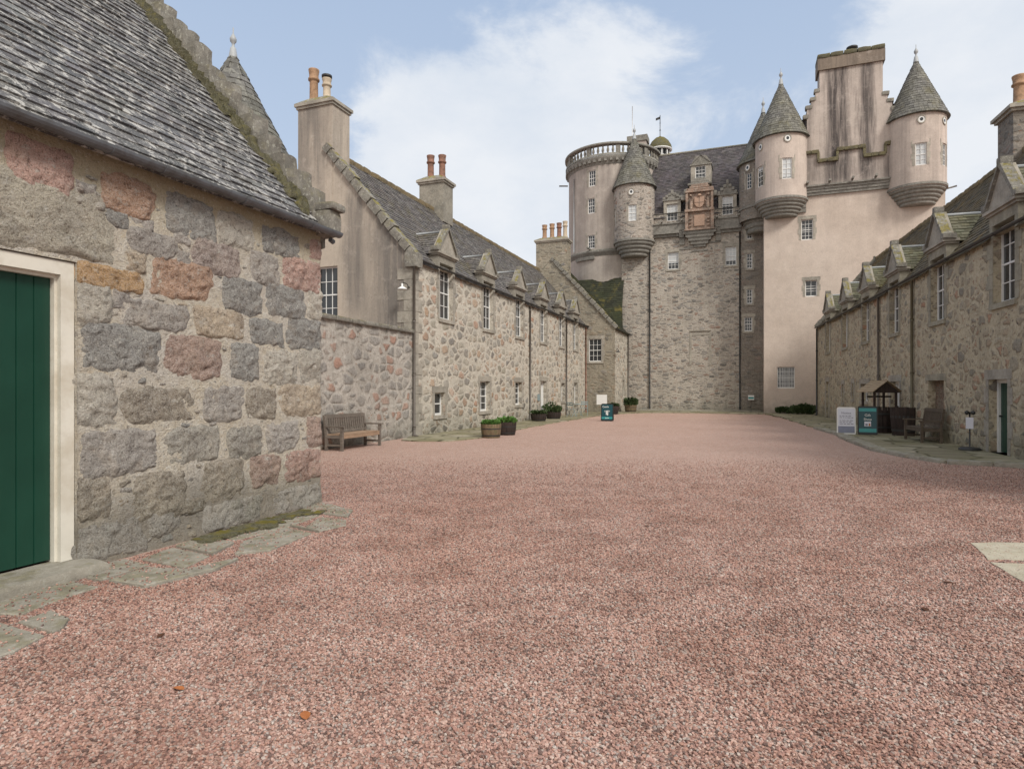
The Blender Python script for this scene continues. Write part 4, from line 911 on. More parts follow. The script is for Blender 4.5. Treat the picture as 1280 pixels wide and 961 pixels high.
# ------------------------------------------------------------------ castle
CA=thing('castle','tall Scottish castle with round tower, corner turrets and pink harled square tower closing the court','castle',(0,48,0))
# --- main block
mb=MB()
mops=[(-5.62,-4.82,10.55,11.84),(-1.54,-.79,10.57,11.93),(-5.67,-4.88,14.12,15.37),(-1.76,-1.01,14.2,15.55)]
mb=MB(); lowops=mops[:2]
wall(mb,ID,-9.07,-.43,0,13.2,lowops,.16)
Pu=shift(ID,0,-.18); wall(mb,Pu,-6.9,0,13.1,14.72,[(-5.67,-4.88,14.12,14.72),(-1.76,-1.01,14.2,14.72)],.16)
wall(mb,ID,-9.07,-6.9,13.2,14.7)
mb.quad((-6.9,-.18,13.1),(-6.9,0,13.1),(-6.9,0,14.72),(-6.9,-.18,14.72))
mb.poly([(-9.07,0,0),(-9.07,0,14.7),(-9.07,7,14.7),(-9.07,7,0)])
mb.build('main_wall',[M['rub_castle']],CA)
for i,o in enumerate(mops):
    P=ID if i<2 else Pu
    window(CA,P,*o,d=.12,nx=3 if i else 3,nz=4,blind=(.62,.72,.45,.4)[i],surround=True,sill=i<2)
# dormer heads above the two upper windows
for cx,top,seed in ((-5.27,16.15,1),(-1.385,16.45,2)):
    mb=MB(); 
    mb.box(ID,cx-.62,cx-.42,-.2,.4,14.72,15.56); mb.box(ID,cx+.42,cx+.62,-.2,.4,14.72,15.56)
    mb.box(ID,cx-.62,cx+.62,-.2,.4,15.56,15.62); mb.box(ID,cx-.70,cx+.70,-.27,.4,15.62,15.72,1)
    mb.prism([(cx-.62,-.2,15.72),(cx+.62,-.2,15.72),(cx+.08,-.2,top),(cx-.08,-.2,top)],(0,.25,0),1)
    for s in (-1,1):
        for k in range(3): mb.rock(lambda a,b,z:(cx+s*(.58-.2*k)+a,b,15.72+(top-15.72)*k/3.2+z),-.10,.10,-.28,.1,0,.2,.04,3,1,seed=seed*9+k)
    mb.rock(lambda a,b,z:(cx+a,b,top+z),-.09,.09,-.25,.1,-.05,.28,.03,3,1,seed=seed)
    # relief in the tympanum
    mb.lathe((0,0,0),[(.001,0)],3) if False else None
    mb.poly([(cx-.62,.3,14.9),(cx-.62,1.2,16.0),(cx-.62,.3,16.0)]); mb.poly([(cx+.62,.3,14.9),(cx+.62,1.2,16.0),(cx+.62,.3,16.0)])
    d=mb.build('dormer',[M['ashlar'],M['band']],CA)
    mb=MB(); mb.add([(cx-.66,.1,15.7),(cx-.66,1.0,15.7),(cx,1.2,top-.05),(cx,.1,top-.05)],[(0,1,2,3)],0,(.4,.4,.4)); mb.add([(cx+.66,.1,15.7),(cx+.66,1.0,15.7),(cx,1.2,top-.05),(cx,.1,top-.05)],[(3,2,1,0)],0,(.4,.4,.4)); mb.build('roof',M['slate_castle'],d)
# --- main roof
mz=14.72; ms=1.62; PM,cm,sm_=roof_plane(mz,ms,-.22); PMx=lambda u,v,h:(lambda q:(q[0]-9.0,q[1],q[2]))(PM(u,v,h))
LM=(3.5+.22)/cm; mb=MB()
def skm(u,v):
    x=u-9; z=mz+ms*(-.22+v*cm)
    return (abs(x+5.27)<.64 and z<15.9) or (abs(x+1.385)<.64 and z<16.0) or (-4.35<x<-2.3 and z<16.9) or (-3.9<x<-2.72 and z<18.3)
wall(mb,lambda a,b,z:PMx(a,z,-.012),0,10.2,0,LM,[(3.33,4.13,-.1,1.0),(7.2,8.02,-.1,1.0)],reveal=False); mb.t=[(.4,.4,.4)]*len(mb.t)
slates(mb,PMx,10.2,LM,w=.26,e=.17,skip=skm,seed=44,var=.3)
mb.quad((-9,3.5,mz+ms*3.5),(1.2,3.5,mz+ms*3.5),(1.2,7.2,mz),(-9,7.2,mz),0,(.4,.4,.4))
mb.build('main_roof',M['slate_castle'],CA)
mb=MB(); mb.tube([(-9,3.5,mz+ms*3.5),(1.2,3.5,mz+ms*3.5)],.10,8); mb.build('ridge',M['skew'],CA)
gutter(CA,lambda a,b,z:(a,b-.42,z+14.62),-6.75,-.4,.05,[],mat='iron')
# --- corbel table, stepped round the panel
mb=MB(); r=random.Random(5)
def band(x0,x1,z0,z1,b0=-.34,steps=2):
    n=steps
    for k in range(n):
        f=k/n; mb.box(ID,x0,x1,b0*(f+1/n)-.02,.0,z0+(z1-z0)*f+.002,z0+(z1-z0)*(k+1)/n)
band(-6.95,-4.75,12.95,13.35); band(-4.75,-4.4,12.3,13.35,-.25); band(-2.2,-1.85,12.4,13.35,-.25); band(-1.85,-.45,12.95,13.35); mb.box(ID,-6.95,-4.35,-.32,-.18,13.35,13.85); mb.box(ID,-2.25,-.45,-.32,-.18,13.35,13.9)
mb.box(ID,-6.95,-4.35,-.40,-.1,13.85,13.95); mb.box(ID,-2.25,-.45,-.40,-.1,13.9,14.0)
mb.box(ID,-7.25,-6.95,-.3,0,12.2,13.9)
for x in [-6.8,-6.0,-4.55,-2.1,-.6]:   # cannon-like water spouts
    mb.tube([(x,-.3,13.98),(x,-.75,14.02)],.07,8)
# inverted step pyramid carrying the armorial panel
for k,(h0,h1,w,b) in enumerate(((13.0,13.25,1.15,.5),(12.75,13.0,.98,.42),(12.5,12.75,.80,.34),(12.25,12.5,.6,.25),(12.05,12.25,.42,.16))):
    mb.box(ID,-3.31-w,-3.31+w,-b,0,h0+.002,h1); mb.box(ID,-3.31-w-.04,-3.31+w+.04,-b-.04,0,h1-.06,h1-.002)
mb.box(ID,-4.75,-3.9,-.06,0,11.95,12.06); mb.box(ID,-2.75,-1.85,-.06,0,12.3,12.4); mb.box(ID,-3.9,-2.75,-.06,0,11.75,11.84)
mb.build('corbel_course',M['band'],CA)
# --- armorial panel in red sandstone
cx=-3.31
mb=MB(); B=lambda *q,**k: mb.box(ID,*q,**k)
B(cx-.96,cx+.96,-.45,.3,13.25,16.3,m=0)
B(cx-1.0,cx-.80,-.60,-.45,13.3,14.55);B(cx+.80,cx+1.0,-.60,-.45,13.3,14.55)
B(cx-1.02,cx+1.02,-.66,-.45,14.55,14.72);B(cx-1.05,cx+1.05,-.62,-.45,13.2,13.3)
B(cx-.96,cx-.80,-.58,-.45,14.72,15.95);B(cx+.80,cx+.96,-.58,-.45,14.72,15.95)
B(cx-1.0,cx+1.0,-.64,-.45,15.95,16.08)
for z in (16.2,16.36,16.50): B(cx-.8+(z-16.2)*.7,cx+.8-(z-16.2)*.7,-.56,.3,z-.08,z+.05)
for s in (-1,1):
    for z in (13.5,13.75,14.0): B(cx+s*.62-.08,cx+s*.62+.08,-.56,-.45,z,z+.1)
    # rough supporters: standing beasts either side of the shield
    mb.tube([(cx+s*.60,-.52,14.78),(cx+s*.55,-.58,15.1),(cx+s*.60,-.56,15.4),(cx+s*.52,-.6,15.58)],[.10,.13,.10,.07],8)
    mb.tube([(cx+s*.55,-.6,15.2),(cx+s*.38,-.62,15.3)],.05,6)
    mb.lathe((cx+s*.62,-.5,15.66),[(.001,0),(.09,.05),(.09,.14),(.001,.2)],8)
armp=mb.build('armorial_panel',M['red'],CA,label='weathered red sandstone armorial panel under the middle dormer')
mb=MB(); mb.prism([(cx-.34,-.462,15.6),(cx+.34,-.462,15.6),(cx+.34,-.462,15.1),(cx+.2,-.462,14.9),(cx,-.462,14.8),(cx-.2,-.462,14.9),(cx-.34,-.462,15.1)][::-1],(0,-.10,0))
mb.build('shield',M['redpale'],armp)
mb=MB(); mb.lathe((cx,-.5,15.62),[(.001,0),(.16,.02),(.14,.14),(.06,.2),(.001,.22)],10); mb.build('crown',M['redpale'],armp)
mb=MB(); mb.box(ID,cx-.36,cx+.36,-.53,-.452,13.5,14.3); mb.build('inscription_tablet',M['redpale'],armp)
mb=MB(); mb.box(ID,cx-.02,cx+.02,-.58,-.562,14.85,15.58); mb.box(ID,cx-.32,cx+.32,-.585,-.562,15.18,15.22)
mb.build('shield_quarters',M['red'],armp)
# dark crest and middle dormer over it
mb=MB(); 
for k in range(3): mb.rock(ID,cx-.85+.22*k,cx+.85-.22*k,-.5,.35,16.5+.16*k,16.68+.16*k,.04,4,0,seed=k)
mb.rock(ID,cx-1.3,cx-.9,-.45,.2,15.5,15.9,.05,3,0,seed=5); mb.rock(ID,cx+.9,cx+1.2,-.45,.2,15.6,16.0,.05,3,0,seed=6); mb.rock(ID,cx-1.1,cx-.85,-.45,.2,15.9,16.3,.05,3,0,seed=7)
mb.build('crest_stones',M['band'],CA)
mb=MB(); wx0,wx1,wz0,wz1=-3.68,-2.94,17.1,18.2
Pd=shift(ID,0,.55); wall(mb,Pd,-4.0,-2.55,16.4,18.25,[(wx0,wx1,wz0,wz1)],.12)
mb.box(ID,-4.05,-2.5,.48,.8,18.25,18.35,1)
mb.prism([(-4.0,.55,18.35),(-2.55,.55,18.35),(-2.9,.55,18.95),(-3.65,.55,18.95)],(0,.3,0),1)
mb.poly([(-4.0,.55,16.4),(-4.0,.55,18.25),(-4.0,2.4,18.25)]); mb.poly([(-2.55,.55,16.4),(-2.55,2.4,18.25),(-2.55,.55,18.25)])
dm=mb.build('dormer',[M['ashlar'],M['skew']],CA)
window(dm,Pd,wx0,wx1,wz0,wz1,d=.06,nx=3,nz=4,surround=False,single=True)
mb=MB(); mb.add([(-4.05,.5,18.3),(-4.05,2.3,18.3),(-3.28,2.9,19.0),(-3.28,.5,19.0)],[(0,1,2,3)],0,(.4,.4,.4)); mb.add([(-2.5,.5,18.3),(-2.5,2.3,18.3),(-3.28,2.9,19.0),(-3.28,.5,19.0)],[(3,2,1,0)],0,(.4,.4,.4)); mb.build('roof',M['slate_castle'],dm)
# blocked window low on the wall
mb=MB(); mb.box(ID,-4.05,-3.88,-.03,0,3.4,5.6); mb.box(ID,-2.66,-2.5,-.03,0,3.4,5.6); mb.box(ID,-4.05,-2.5,-.03,0,5.6,5.78); mb.box(ID,-4.0,-2.55,-.09,0,5.9,5.97)
mb.build('blocked_window',M['ashlar'],CA)
for x in (-6.93,-.55): downpipe(CA,x,-.09,.02,13.2 if x<-5 else 12.9,mat='iron',r=.05)
mb=MB(); mb.rock(ID,-8.7,.9,-.35,.0,-.02,.14,.01,8); mb.build('plinth_step',M['slab'],CA)

# --- corner turrets (bartizans)
def round_window(P,a,z,rad,root,name='round_window'):
    mb=MB(); n=16; ring=lambda rr,b:[P(a+rr*math.cos(2*math.pi*i/n),b,z+rr*1.15*math.sin(2*math.pi*i/n)) for i in range(n)]
    for (r0,b0,r1,b1,m_) in ((rad*1.4,-.0,rad*1.35,-.05,1),(rad*1.35,-.05,rad*1.05,-.05,1),(rad*1.05,-.05,rad*1.0,-.02,1),(rad*1.02,-.022,rad*.55,-.022,0)):
        A=ring(r0,b0);Bq=ring(r1,b1); mb.add(A+Bq,[(i,(i+1)%n,n+(i+1)%n,n+i) for i in range(n)],m_)
    mb.poly(ring(rad*.56,-.020),2)
    return mb.build(name,[M['white'],M['ashlar'],M['glass']],root)
def turret(cx,cy,r,z0,z1,apex,mat,wins,rounds,corb,seed,name='turret',over=.16,cmat='band'):
    mb=MB(); P=cyl(cx,cy,r,0); full=2*math.pi*r
    ops=[]
    for (ang,w,za,zb,bl) in wins:
        a=R(ang)*r; ops.append((a-w/2,a+w/2,za,zb))
    sh=-math.pi*r   # cover -180..180 degrees
    wall(mb,P,-full/2,full/2,z0,z1,ops,.12,cuts=[-full/2+full*i/48 for i in range(49)])
    o=mb.build(name,mat,CA)
    for (ang,w,za,zb,bl) in wins:
        a=R(ang)*r; window(o,P,a-w/2,a+w/2,za,zb,d=.06,nx=2,nz=4,surround=True,sill=False,single=True,blind=bl,fr=.045)
    for (ang,z) in rounds: round_window(P,R(ang)*r,z,.17,o)
    mb=MB(); n=len(corb)
    prof=[]
    for rr,zz in corb: prof.append((rr,zz))
    mb.lathe((cx,cy,0),prof,40,0,None,False); mb.build('corbelling',M[cmat],o)
    cone_roof(o,(cx,cy),z1-.02,r+over,apex,seed)
    return o
def corbel(r,zt,zb,n=5,rmin=.75):
    q=[(r*.9,zt+.16),(r+.07,zt+.14),(r+.07,zt),]
    for k in range(n):
        f=(k+.6)/n; rr=r*(1-(1-rmin)*f)+.05; za=zt-(zt-zb)*k/n; zb_=zt-(zt-zb)*(k+1)/n
        q+=[(rr,za-.01),(rr,za-(za-zb_)*.72),(rr-.06,zb_)]
    q.append((.01,zb)); return q
# left turret on the stone block
turret(-8.1,.0,1.5,12.7,16.85,20.9,M['greyharl2'],[(-86,.62,14.05,15.25,.95),(-158,.5,14.1,15.3,.0)],[(-89,16.2),(-160,16.2)],corbel(1.5,12.65,11.6,4,.6),61)
# stair turret strip and its turret
mb=MB(); sops=[(-.10,.28,12.3,13.25),(-.10,.28,10.2,11.3),(-.10,.28,7.7,8.75),(-.24,.28,5.75,6.78)]
Pst=shift(ID,0,-.25); wall(mb,Pst,-.43,1.0,0,13.2,sops,.14); mb.quad((-.43,0,0),(-.43,-.25,0),(-.43,-.25,13.2),(-.43,0,13.2))
mb.build('stair_wall',M['rub_stair'],CA)
for i,o in enumerate(sops): window(CA,Pst,*o,d=.08,nx=2 if i<3 else 3,nz=4,surround=True)
turret(1.0,-.2,1.6,13.4,17.4,21.4,M['rub_stair'],[(-127,.42,15.5,16.6,0)],[(-130,17.0)],corbel(1.6,14.2,12.6,5,.62),62)
turret(.75,-.3,1.35,12.2,14.2,14.3,M['rub_stair'],[],[],[(.1,12.2),(1.0,12.2),(1.35,12.9)],64,name='stair_turret_neck',over=0) if False else None

# --- pink square tower, face at local y=-2.7
TY=-2.7; PT=shift(ID,0,TY)
mb=MB(); tops=[(3.27,3.98,11.40,12.76),(3.51,4.21,7.68,8.75),(1.82,2.88,1.69,3.11)]
wall(mb,PT,1.0,11.3,0,14.3,tops,.2,cuts=[2.5,5,7.5])
PTL=lambda a,b,z:(1.0+b,TY+2.7+7-a,z)
wall(mb,PTL,0,9.7,0,14.3); mb.poly([(11.3,TY,0),(11.3,7,0),(11.3,7,18),(11.3,TY,18)])
mb.build('square_tower_wall',M['pink'],CA)
mb=MB(); PTT=shift(ID,0,TY-.14)
out=[(2.0,14.74),(9.9,14.74),(9.9,18.3),(8.62,18.3),(8.62,19.1),(8.45,19.1),(8.45,19.6),(8.2,19.6),(8.2,20.1),(7.93,20.1),(7.93,22.25),(4.34,22.25),(4.34,20.9),(4.1,20.9),(4.1,20.4),(3.85,20.4),(3.85,19.9),(3.6,19.9),(3.6,18.3),(2.0,18.3)]
mb.prism([(x,TY-.14,z) for x,z in out],(0,1.3,0))
mb.build('upper_tower_wall',M['pinktop'],CA)
# roof behind the wallhead
mb=MB(); PQ=lambda u,v,h:(2+v*.707*1.0-h*.7,TY+1.1+u,18.2+v*.6+h*.7)
mb.quad((1.6,TY+1,18.2),(1.6,6.5,18.2),(6.2,6.5,22.0),(6.2,TY+1,22.0),0,(.4,.4,.4)); mb.quad((10.8,6.5,18.2),(10.8,TY+1,18.2),(6.2,TY+1,22.0),(6.2,6.5,22.0),0,(.4,.4,.4))
ql=math.hypot(4.6,3.8)
for s in (-1,1):
    Pq=lambda u,v,h,s=s:(6.2+s*4.6*(1-v/ql)+s*h*.63,(TY+1+u) if s>0 else (6.5-u),18.2+3.8*v/ql+h*.77)
    slates(mb,Pq,8.0,ql,w=.28,e=.19,seed=70+s)
mb.build('tower_roof',M['slate_castle'],CA)
# crow steps
mb=MB()
for k,(x0,x1,z) in enumerate(((8.18,8.5,19.62),(8.42,8.7,19.1),(8.6,8.95,18.5),(7.93,8.25,20.1),(4.05,4.34,20.9),(3.8,4.12,20.4),(3.55,3.87,19.9),(3.4,3.65,19.3))):
    mb=MB(); mb.rock(ID,x0-.04,x1+.04,TY-.2,TY+.25,z-.02,z+.22,.03,3,seed=k); mb.build('crow_step',M['skew'],CA)
# wallhead stack cap
mb=MB(); mb.box(ID,4.22,8.05,TY-.26,TY+1.3,22.25,23.0); stk=mb.build('stack_band',M['pinkcap'],CA)
mb=MB()
for k in range(5): mb.rock(ID,4.2+.77*k,4.2+.77*(k+1)-.01,TY-.32,TY+1.35,23.0,23.28,.03,5,seed=k)
mb.build('mossy_cap',M['mosscap'],CA)
mb=MB(); mb.lathe((6.3,TY+.5,23.25),[(.28,0),(.26,.35),(.34,.38),(.34,.48),(.001,.5)],14); mb.build('chimney_cowl',M['iron'],CA)
# stepped, moss grown string course
mb=MB(); sc_=[(3.35,4.30,17.0),(4.22,5.41,16.4),(5.33,6.95,17.0),(6.86,8.1,16.4),(8.02,9.3,17.0)]
def mossbar(x0,x1,z0,z1,seed):
    n=max(1,int((x1-x0)/.4)); 
    for k in range(n): mb.rock(ID,x0+(x1-x0)*k/n,x0+(x1-x0)*(k+1)/n,TY-.32,TY-.1,z0,z1,.035,3,seed=seed+k*.7,fr=6)
for i,(x0,x1,z) in enumerate(sc_): mossbar(x0,x1,z-.10,z+.12,i*7)
for i,(x,za,zb) in enumerate(((4.26,16.4,17.0),(5.37,16.4,17.0),(6.90,16.4,17.0),(8.06,16.4,17.0))): mb.rock(ID,x-.08,x+.08,TY-.30,TY-.1,za,zb,.03,4,seed=40+i,fr=6)
mb.build('string_course',M['moss'],CA)
# corbel band under the upper storey, stepping down to each turret
mb=MB()
def tb(x0,x1,z0,z1,k=3):
    for j in range(k):
        f=(j+1)/k; mb.box(ID,x0,x1,TY-.08-.16*f,TY+.02,z0+(z1-z0)*j/k+.01,z0+(z1-z0)*(j+1)/k)
tb(3.5,9.0,14.22,14.76); tb(3.15,3.55,13.2,14.30,4); tb(8.75,9.15,13.1,14.30,4); mb.box(ID,3.1,9.3,TY-.34,TY,14.76,14.86)
for x in (3.6,4.9,6.2,7.5,8.9): mb.tube([(x,TY-.3,14.95),(x,TY-.75,14.98)],.08,8)
mb.build('tower_corbel_band',M['band'],CA)
for i,o in enumerate(tops): window(CA,PT,*o,d=.12,nx=(3,2,6)[i],nz=(5,3,5)[i],surround=i<2,sill=False,bars=i==2,blind=(0,0,.0)[i])
Lt=turret(2.05,-2.45,1.6,13.9,18.15,22.2,M['pinkmid'],[(-79,.62,15.15,16.5,.9),(-146,.6,15.0,16.35,.2)],[(-78,17.75),(-143,17.6)],corbel(1.6,13.95,12.95,5,.58),71)
Rt=turret(9.82,-2.4,1.6,13.9,18.3,22.3,M['pinkmid'],[(-93,.6,15.1,16.45,.95),(-36,.5,15.1,16.45,.0)],[(-92,17.85),(-38,17.8)],corbel(1.6,13.95,12.95,5,.58),72)
for x in (3.42,9.05): downpipe(CA,x,TY-.2,14.9,18.0,mat='clayred',r=.03,name='lead_downpipe')
mb=MB(); mb.tube([(11.4,-2.4,13.95),(11.95,-2.5,14.05)],.05,8); mb.build('water_spout',M['band'],CA)

# --- round tower
RC=(-10.5,3.6); RR=3.6
P=cyl(RC[0],RC[1],RR,0); full=2*math.pi*RR
rw=[(-114.2,.62,17.45,18.15),(-114.2,.62,15.4,16.6),(-115.2,.62,12.65,13.75)]
rw=[(-104.6,.62,17.47,18.72),(-105.8,.62,15.36,16.55),(-105.8,.62,12.61,13.67)]
mb=MB(); ops=[(R(a)*RR-w/2,R(a)*RR+w/2,z0,z1) for a,w,z0,z1 in rw]
wall(mb,P,-full/2,full/2,9,19.3,ops,.14,cuts=[-full/2+full*i/64 for i in range(65)])
RT=mb.build('round_tower',M['greyharl'],CA)
for o in ops: window(RT,P,*o,d=.06,nx=3,nz=4,surround=True,sill=False,single=True)
mb=MB(); mb.lathe((RC[0],RC[1],0),[(3.5,0),(3.5,10.0),(3.52,12.3)],64,0); mb.build('base_wall',M['pink'],RT)
mb=MB(); r=random.Random(8)
mb.lathe((RC[0],RC[1],0),[(3.5,11.95),(3.64,12.0),(3.64,12.2),(3.72,12.25),(3.72,12.45),(3.62,12.5)],64)
for k in range(64):
    a=2*math.pi*k/64
    if k%9==0: mb.tube([(RC[0]+3.6*math.cos(a),RC[1]+3.6*math.sin(a),12.55),(RC[0]+4.1*math.cos(a),RC[1]+4.1*math.sin(a),12.6)],.08,8)
# stepped course: drops under the lowest window
for a0,a1,zz in ((-130,-101,11.75),):
    Pc=cyl(RC[0],RC[1],3.66,0); n=10
    for i in range(n):
        x0=R(a0+(a1-a0)*i/n)*3.66;x1=R(a0+(a1-a0)*(i+1)/n)*3.66; mb.box(Pc,x0,x1,-.08,.2,zz,12.0)
mb.build('string_course',M['band'],RT)
mb=MB(); # corbels and parapet
mb.lathe((RC[0],RC[1],0),[(3.55,18.45),(3.68,18.6),(3.68,18.75),(3.8,18.9),(3.85,19.05),(3.85,19.15),(3.4,19.15)],64)
n=54
for k in range(n):
    a=2*math.pi*k/n; Pc=cyl(RC[0],RC[1],3.85,a); mb.box(Pc,-.1,.1,-.02,.3,18.72,18.92)
mb.lathe((RC[0],RC[1],0),[(3.87,19.15),(3.87,19.3),(3.55,19.3)],64); mb.lathe((RC[0],RC[1],0),[(3.5,19.95),(3.92,19.95),(3.92,20.12),(3.5,20.12),(3.5,19.95)],64)
par=mb.build('parapet',M['band'],RT); par.location.z=.5
mb=MB()
for k in range(72):
    a=2*math.pi*k/60; x=RC[0]+3.7*math.cos(a); y=RC[1]+3.7*math.sin(a)
    if k%6==0:
        Pc=cyl(RC[0],RC[1],3.82,a); mb.box(Pc,-.17,.17,0,.26,19.29,19.97)
    else: mb.lathe((x,y,19.29),[(.09,0),(.06,.08),(.11,.25),(.09,.4),(.05,.5),(.07,.60),(.09,.67)],8)
mb.build('baluster',M['skew'],RT).location.z=.5
mb=MB(); q=[(-14.0,.1,10.2),(-9.1,.1,10.2),(-8.72,-1.3,5.8),(-13.2,-1.3,5.8)]; mb.add([q[3],q[2],q[1],q[0]],[(0,1,2,3)],0,(.4,.4,.4))
Pl=lambda u,v,h:(-13.6+u,-1.3+v*.303-h*.95,5.8+v*.953+h*.3)
slates(mb,Pl,4.7,4.55,w=.28,e=.18,seed=91)
mb.build('link_roof',M['mossroof'],CA)
# stack behind the left turret, flag pole, lantern with dome
mb=MB(); mb.box(ID,-8.95,-7.5,1.9,2.9,14,21.2,0); mb.box(ID,-9.0,-7.4,1.82,2.98,21.2,21.65,1); 
mb.build('chimney',[M['pinkmid'],M['skew']],CA)
mb=MB(); mb.tube([(-8.8,3.2,21),(-8.8,3.2,24.6)],.025,6); mb.build('flag_pole',M['white'],CA)
LC=(-6.82,5.0)
mb=MB(); mb.lathe((LC[0],LC[1],0),[(.78,14),(.78,20.2),(.86,20.22),(.86,20.32),(.8,20.34)],24,0); lan=mb.build('roof_lantern',M['ashlar'],CA)
mb=MB()
for k in range(10):
    a=2*math.pi*k/10; Pc=cyl(LC[0],LC[1],.80,a); mb.box(Pc,-.05,.05,0,.1,20.34,21.3,1); mb.box(Pc,-.2,.2,.08,.1,20.36,21.28,0); mb.box(Pc,-.2,.2,.02,.07,20.8,20.84,1)
mb.lathe((LC[0],LC[1],0),[(.84,21.28),(.98,21.34),(.98,21.42),(.8,21.5)],24,1)
mb.build('glazing',[M['glass'],M['white']],lan)
mb=MB(); mb.lathe((LC[0],LC[1],0),[(.98,21.42),(.9,21.75),(.7,22.1),(.4,22.38),(.12,22.5),(.03,22.6),(.001,22.6)],24); mb.build('dome',M['mosscap'],lan)
mb=MB(); mb.tube([(LC[0],LC[1],22.5),(LC[0],LC[1],24.3)],.03,6); mb.lathe((LC[0],LC[1],23.0),[(.001,0),(.08,.06),(.001,.14)],8); mb.lathe((LC[0],LC[1],23.6),[(.001,0),(.06,.05),(.001,.1)],8)
mb.poly([(LC[0]-.02,LC[1],24.2),(LC[0]-.35,LC[1],24.1),(LC[0]-.35,LC[1],23.9),(LC[0]-.02,LC[1],23.98)]); mb.build('weather_vane',M['iron'],lan)
mb=MB(); 
for k in range(14):
    a=2*math.pi*k/14+.3; mb.tube([(RC[0]-1.5+.4*math.cos(a),RC[1]-2.5+.3*math.sin(a),19.3),(RC[0]-1.5+.4*math.cos(a),RC[1]-2.5+.3*math.sin(a),20.3)],.05,5)
# drainage spout on the left of the tower
mb=MB(); mb.tube([(RC[0]-3.6,RC[1]-.8,18.6),(RC[0]-4.3,RC[1]-1.0,18.62)],.06,8); mb.build('water_spout',M['band'],RT)
Pdp=cyl(RC[0],RC[1],3.68,0); a=R(-135)*3.68; mb=MB(); mb.tube([Pdp(a,0,12.6),Pdp(a,0,18.5)],.04,8); mb.build('downpipe',M['lead'],RT)

# ------------------------------------------------------------------ right range
ur=math.atan2(-.9974,.0717)
RG=thing('stone_range_building','two storey brown rubble range with mossy dormers on the right side of the court','building',(3.95,42.14,0),ur)
EV=5.38; SLP=(9.35-EV)/3.2; LEN=33.0; D=6.4
DR=[3.15,7.35,11.35,15.45,19.85,24.15,28.6]
mb=MB(); rl=[(2.6,3.35,.05,2.05),(6.75,7.05,.95,1.88),(8.85,9.15,1.15,1.9),(10.5,11.7,1.1,1.85),(15.0,16.15,.05,1.9),(19.05,20.35,.85,1.88),(23.35,24.35,.05,1.85),(27.6,28.6,.8,1.9)]
wall(mb,ID,-.05,LEN,0,EV,[(c-.56,c+.56,3.68,EV) for c in DR]+rl,.26)
mb.poly([(0,0,EV),(0,D,EV),(0,D/2,9.35)]); mb.poly([(-.05,D,0),(-.05,0,0),(-.05,0,EV),(-.05,D,EV)]); mb.poly([(LEN,0,0),(LEN,D,0),(LEN,D,EV),(LEN,D/2,9.35),(LEN,0,EV)]); mb.poly([(LEN,D,0),(0,D,0),(0,D,EV),(LEN,D,EV)])
mb.build('wall',[M['rub_right']],RG)
for i,c in enumerate(DR):
    window(RG,ID,c-.56,c+.56,3.68,5.58,d=.17,nx=3,nz=4,surround=False)
    mb=MB(); a0,a1=c-.56,c+.56; z=3.68;k=0
    while z<EV-.05:
        zz=min(z+.38,EV); ww=.2+(.12 if k%2 else 0); mb.box(ID,a0-ww,a0-.001,-.014,.05,z+.005,zz-.005); mb.box(ID,a1+.001,a1+ww,-.014,.05,z+.005,zz-.005); z=zz;k+=1
    mb.box(ID,a0-.1,a1+.1,-.06,.15,3.55,3.679); mb.build('window_margin',M['band2'],RG)
    dormer(RG,c,EV,SLP,M['band2'],M['slate_green'],top=6.95,seed=i*7+50)
door_part(RG,ID,*rl[0],M['white']); door_part(RG,ID,*rl[4],M['white']); door_part(RG,ID,*rl[6],M['green'])
mb=MB(); o=rl[5]; mb.quad((o[0],.2,o[2]),(o[1],.2,o[2]),(o[1],.2,o[3]),(o[0],.2,o[3])); mb.box(ID,o[0]-.2,o[1]+.2,-.02,.06,o[3]+.001,o[3]+.2,1); mb.build('blocked_opening',[M['rub_brick'],M['band2']],RG)
for i in (1,2,3,7): window(RG,ID,*rl[i],d=.2,nx=1 if i<3 else 2,nz=1 if i<3 else 2,surround=True,fr=.03)
PL2,c_,s_=roof_plane(EV,SLP,-.10); Ls=(3.2+.10)/c_
def indorm2(u,v):
    y=-.1+v*c_; z=EV+SLP*y
    for c in DR:
        d=abs(u-c)
        if d<.72 and z<5.9: return True
        if z>=5.85 and z<6.9 and d<.80*(6.8-z)/.85+.02: return True
    return False
mb=MB(); wall(mb,lambda a,b,z:PL2(a,z,-.012),0,LEN,0,Ls,[(c-.72,c+.72,-.1,.78) for c in DR],reveal=False); mb.t=[(.35,.35,.35)]*len(mb.t)
mb.quad((LEN,D+.1,EV-.1*SLP),(0,D+.1,EV-.1*SLP),(0,3.2,9.35),(LEN,3.2,9.35),0,(.4,.4,.4))
slates(mb,PL2,LEN,Ls,w=.28,e=.17,skip=indorm2,seed=81,var=.3)
mb.build('roof',M['slate_right'],RG)
mb=MB(); r=random.Random(19); x=0
while x<LEN:
    L=r.uniform(.5,.8); mb.rock(lambda a,b,z:(a,3.2+b,9.33+z),x,min(x+L-.02,LEN),-.14,.14,-.10,.08,.03,3,seed=x); x+=L
mb.build('ridge',M['ridgemoss'],RG)
stack(RG,16.5,17.6,2.85,4.3,8.4,10.9,M['rub_stair'],[(17.0,3.25,1.0,.17,'clay',False),(17.0,3.95,1.0,.17,'clay',False)],cap=.16)
gutter(RG,lambda a,b,z:(a,b-.14,z+EV-.02),-.05,LEN,.055,[3,6,9,12,15,18,21,24],mat='iron')
downpipe(RG,.1,-.07,.05,EV-.1,mat='iron'); downpipe(RG,13.6,-.07,.05,EV-.1,mat='pipe'); downpipe(RG,17.7,-.07,.05,EV-.1,mat='rubpipe')
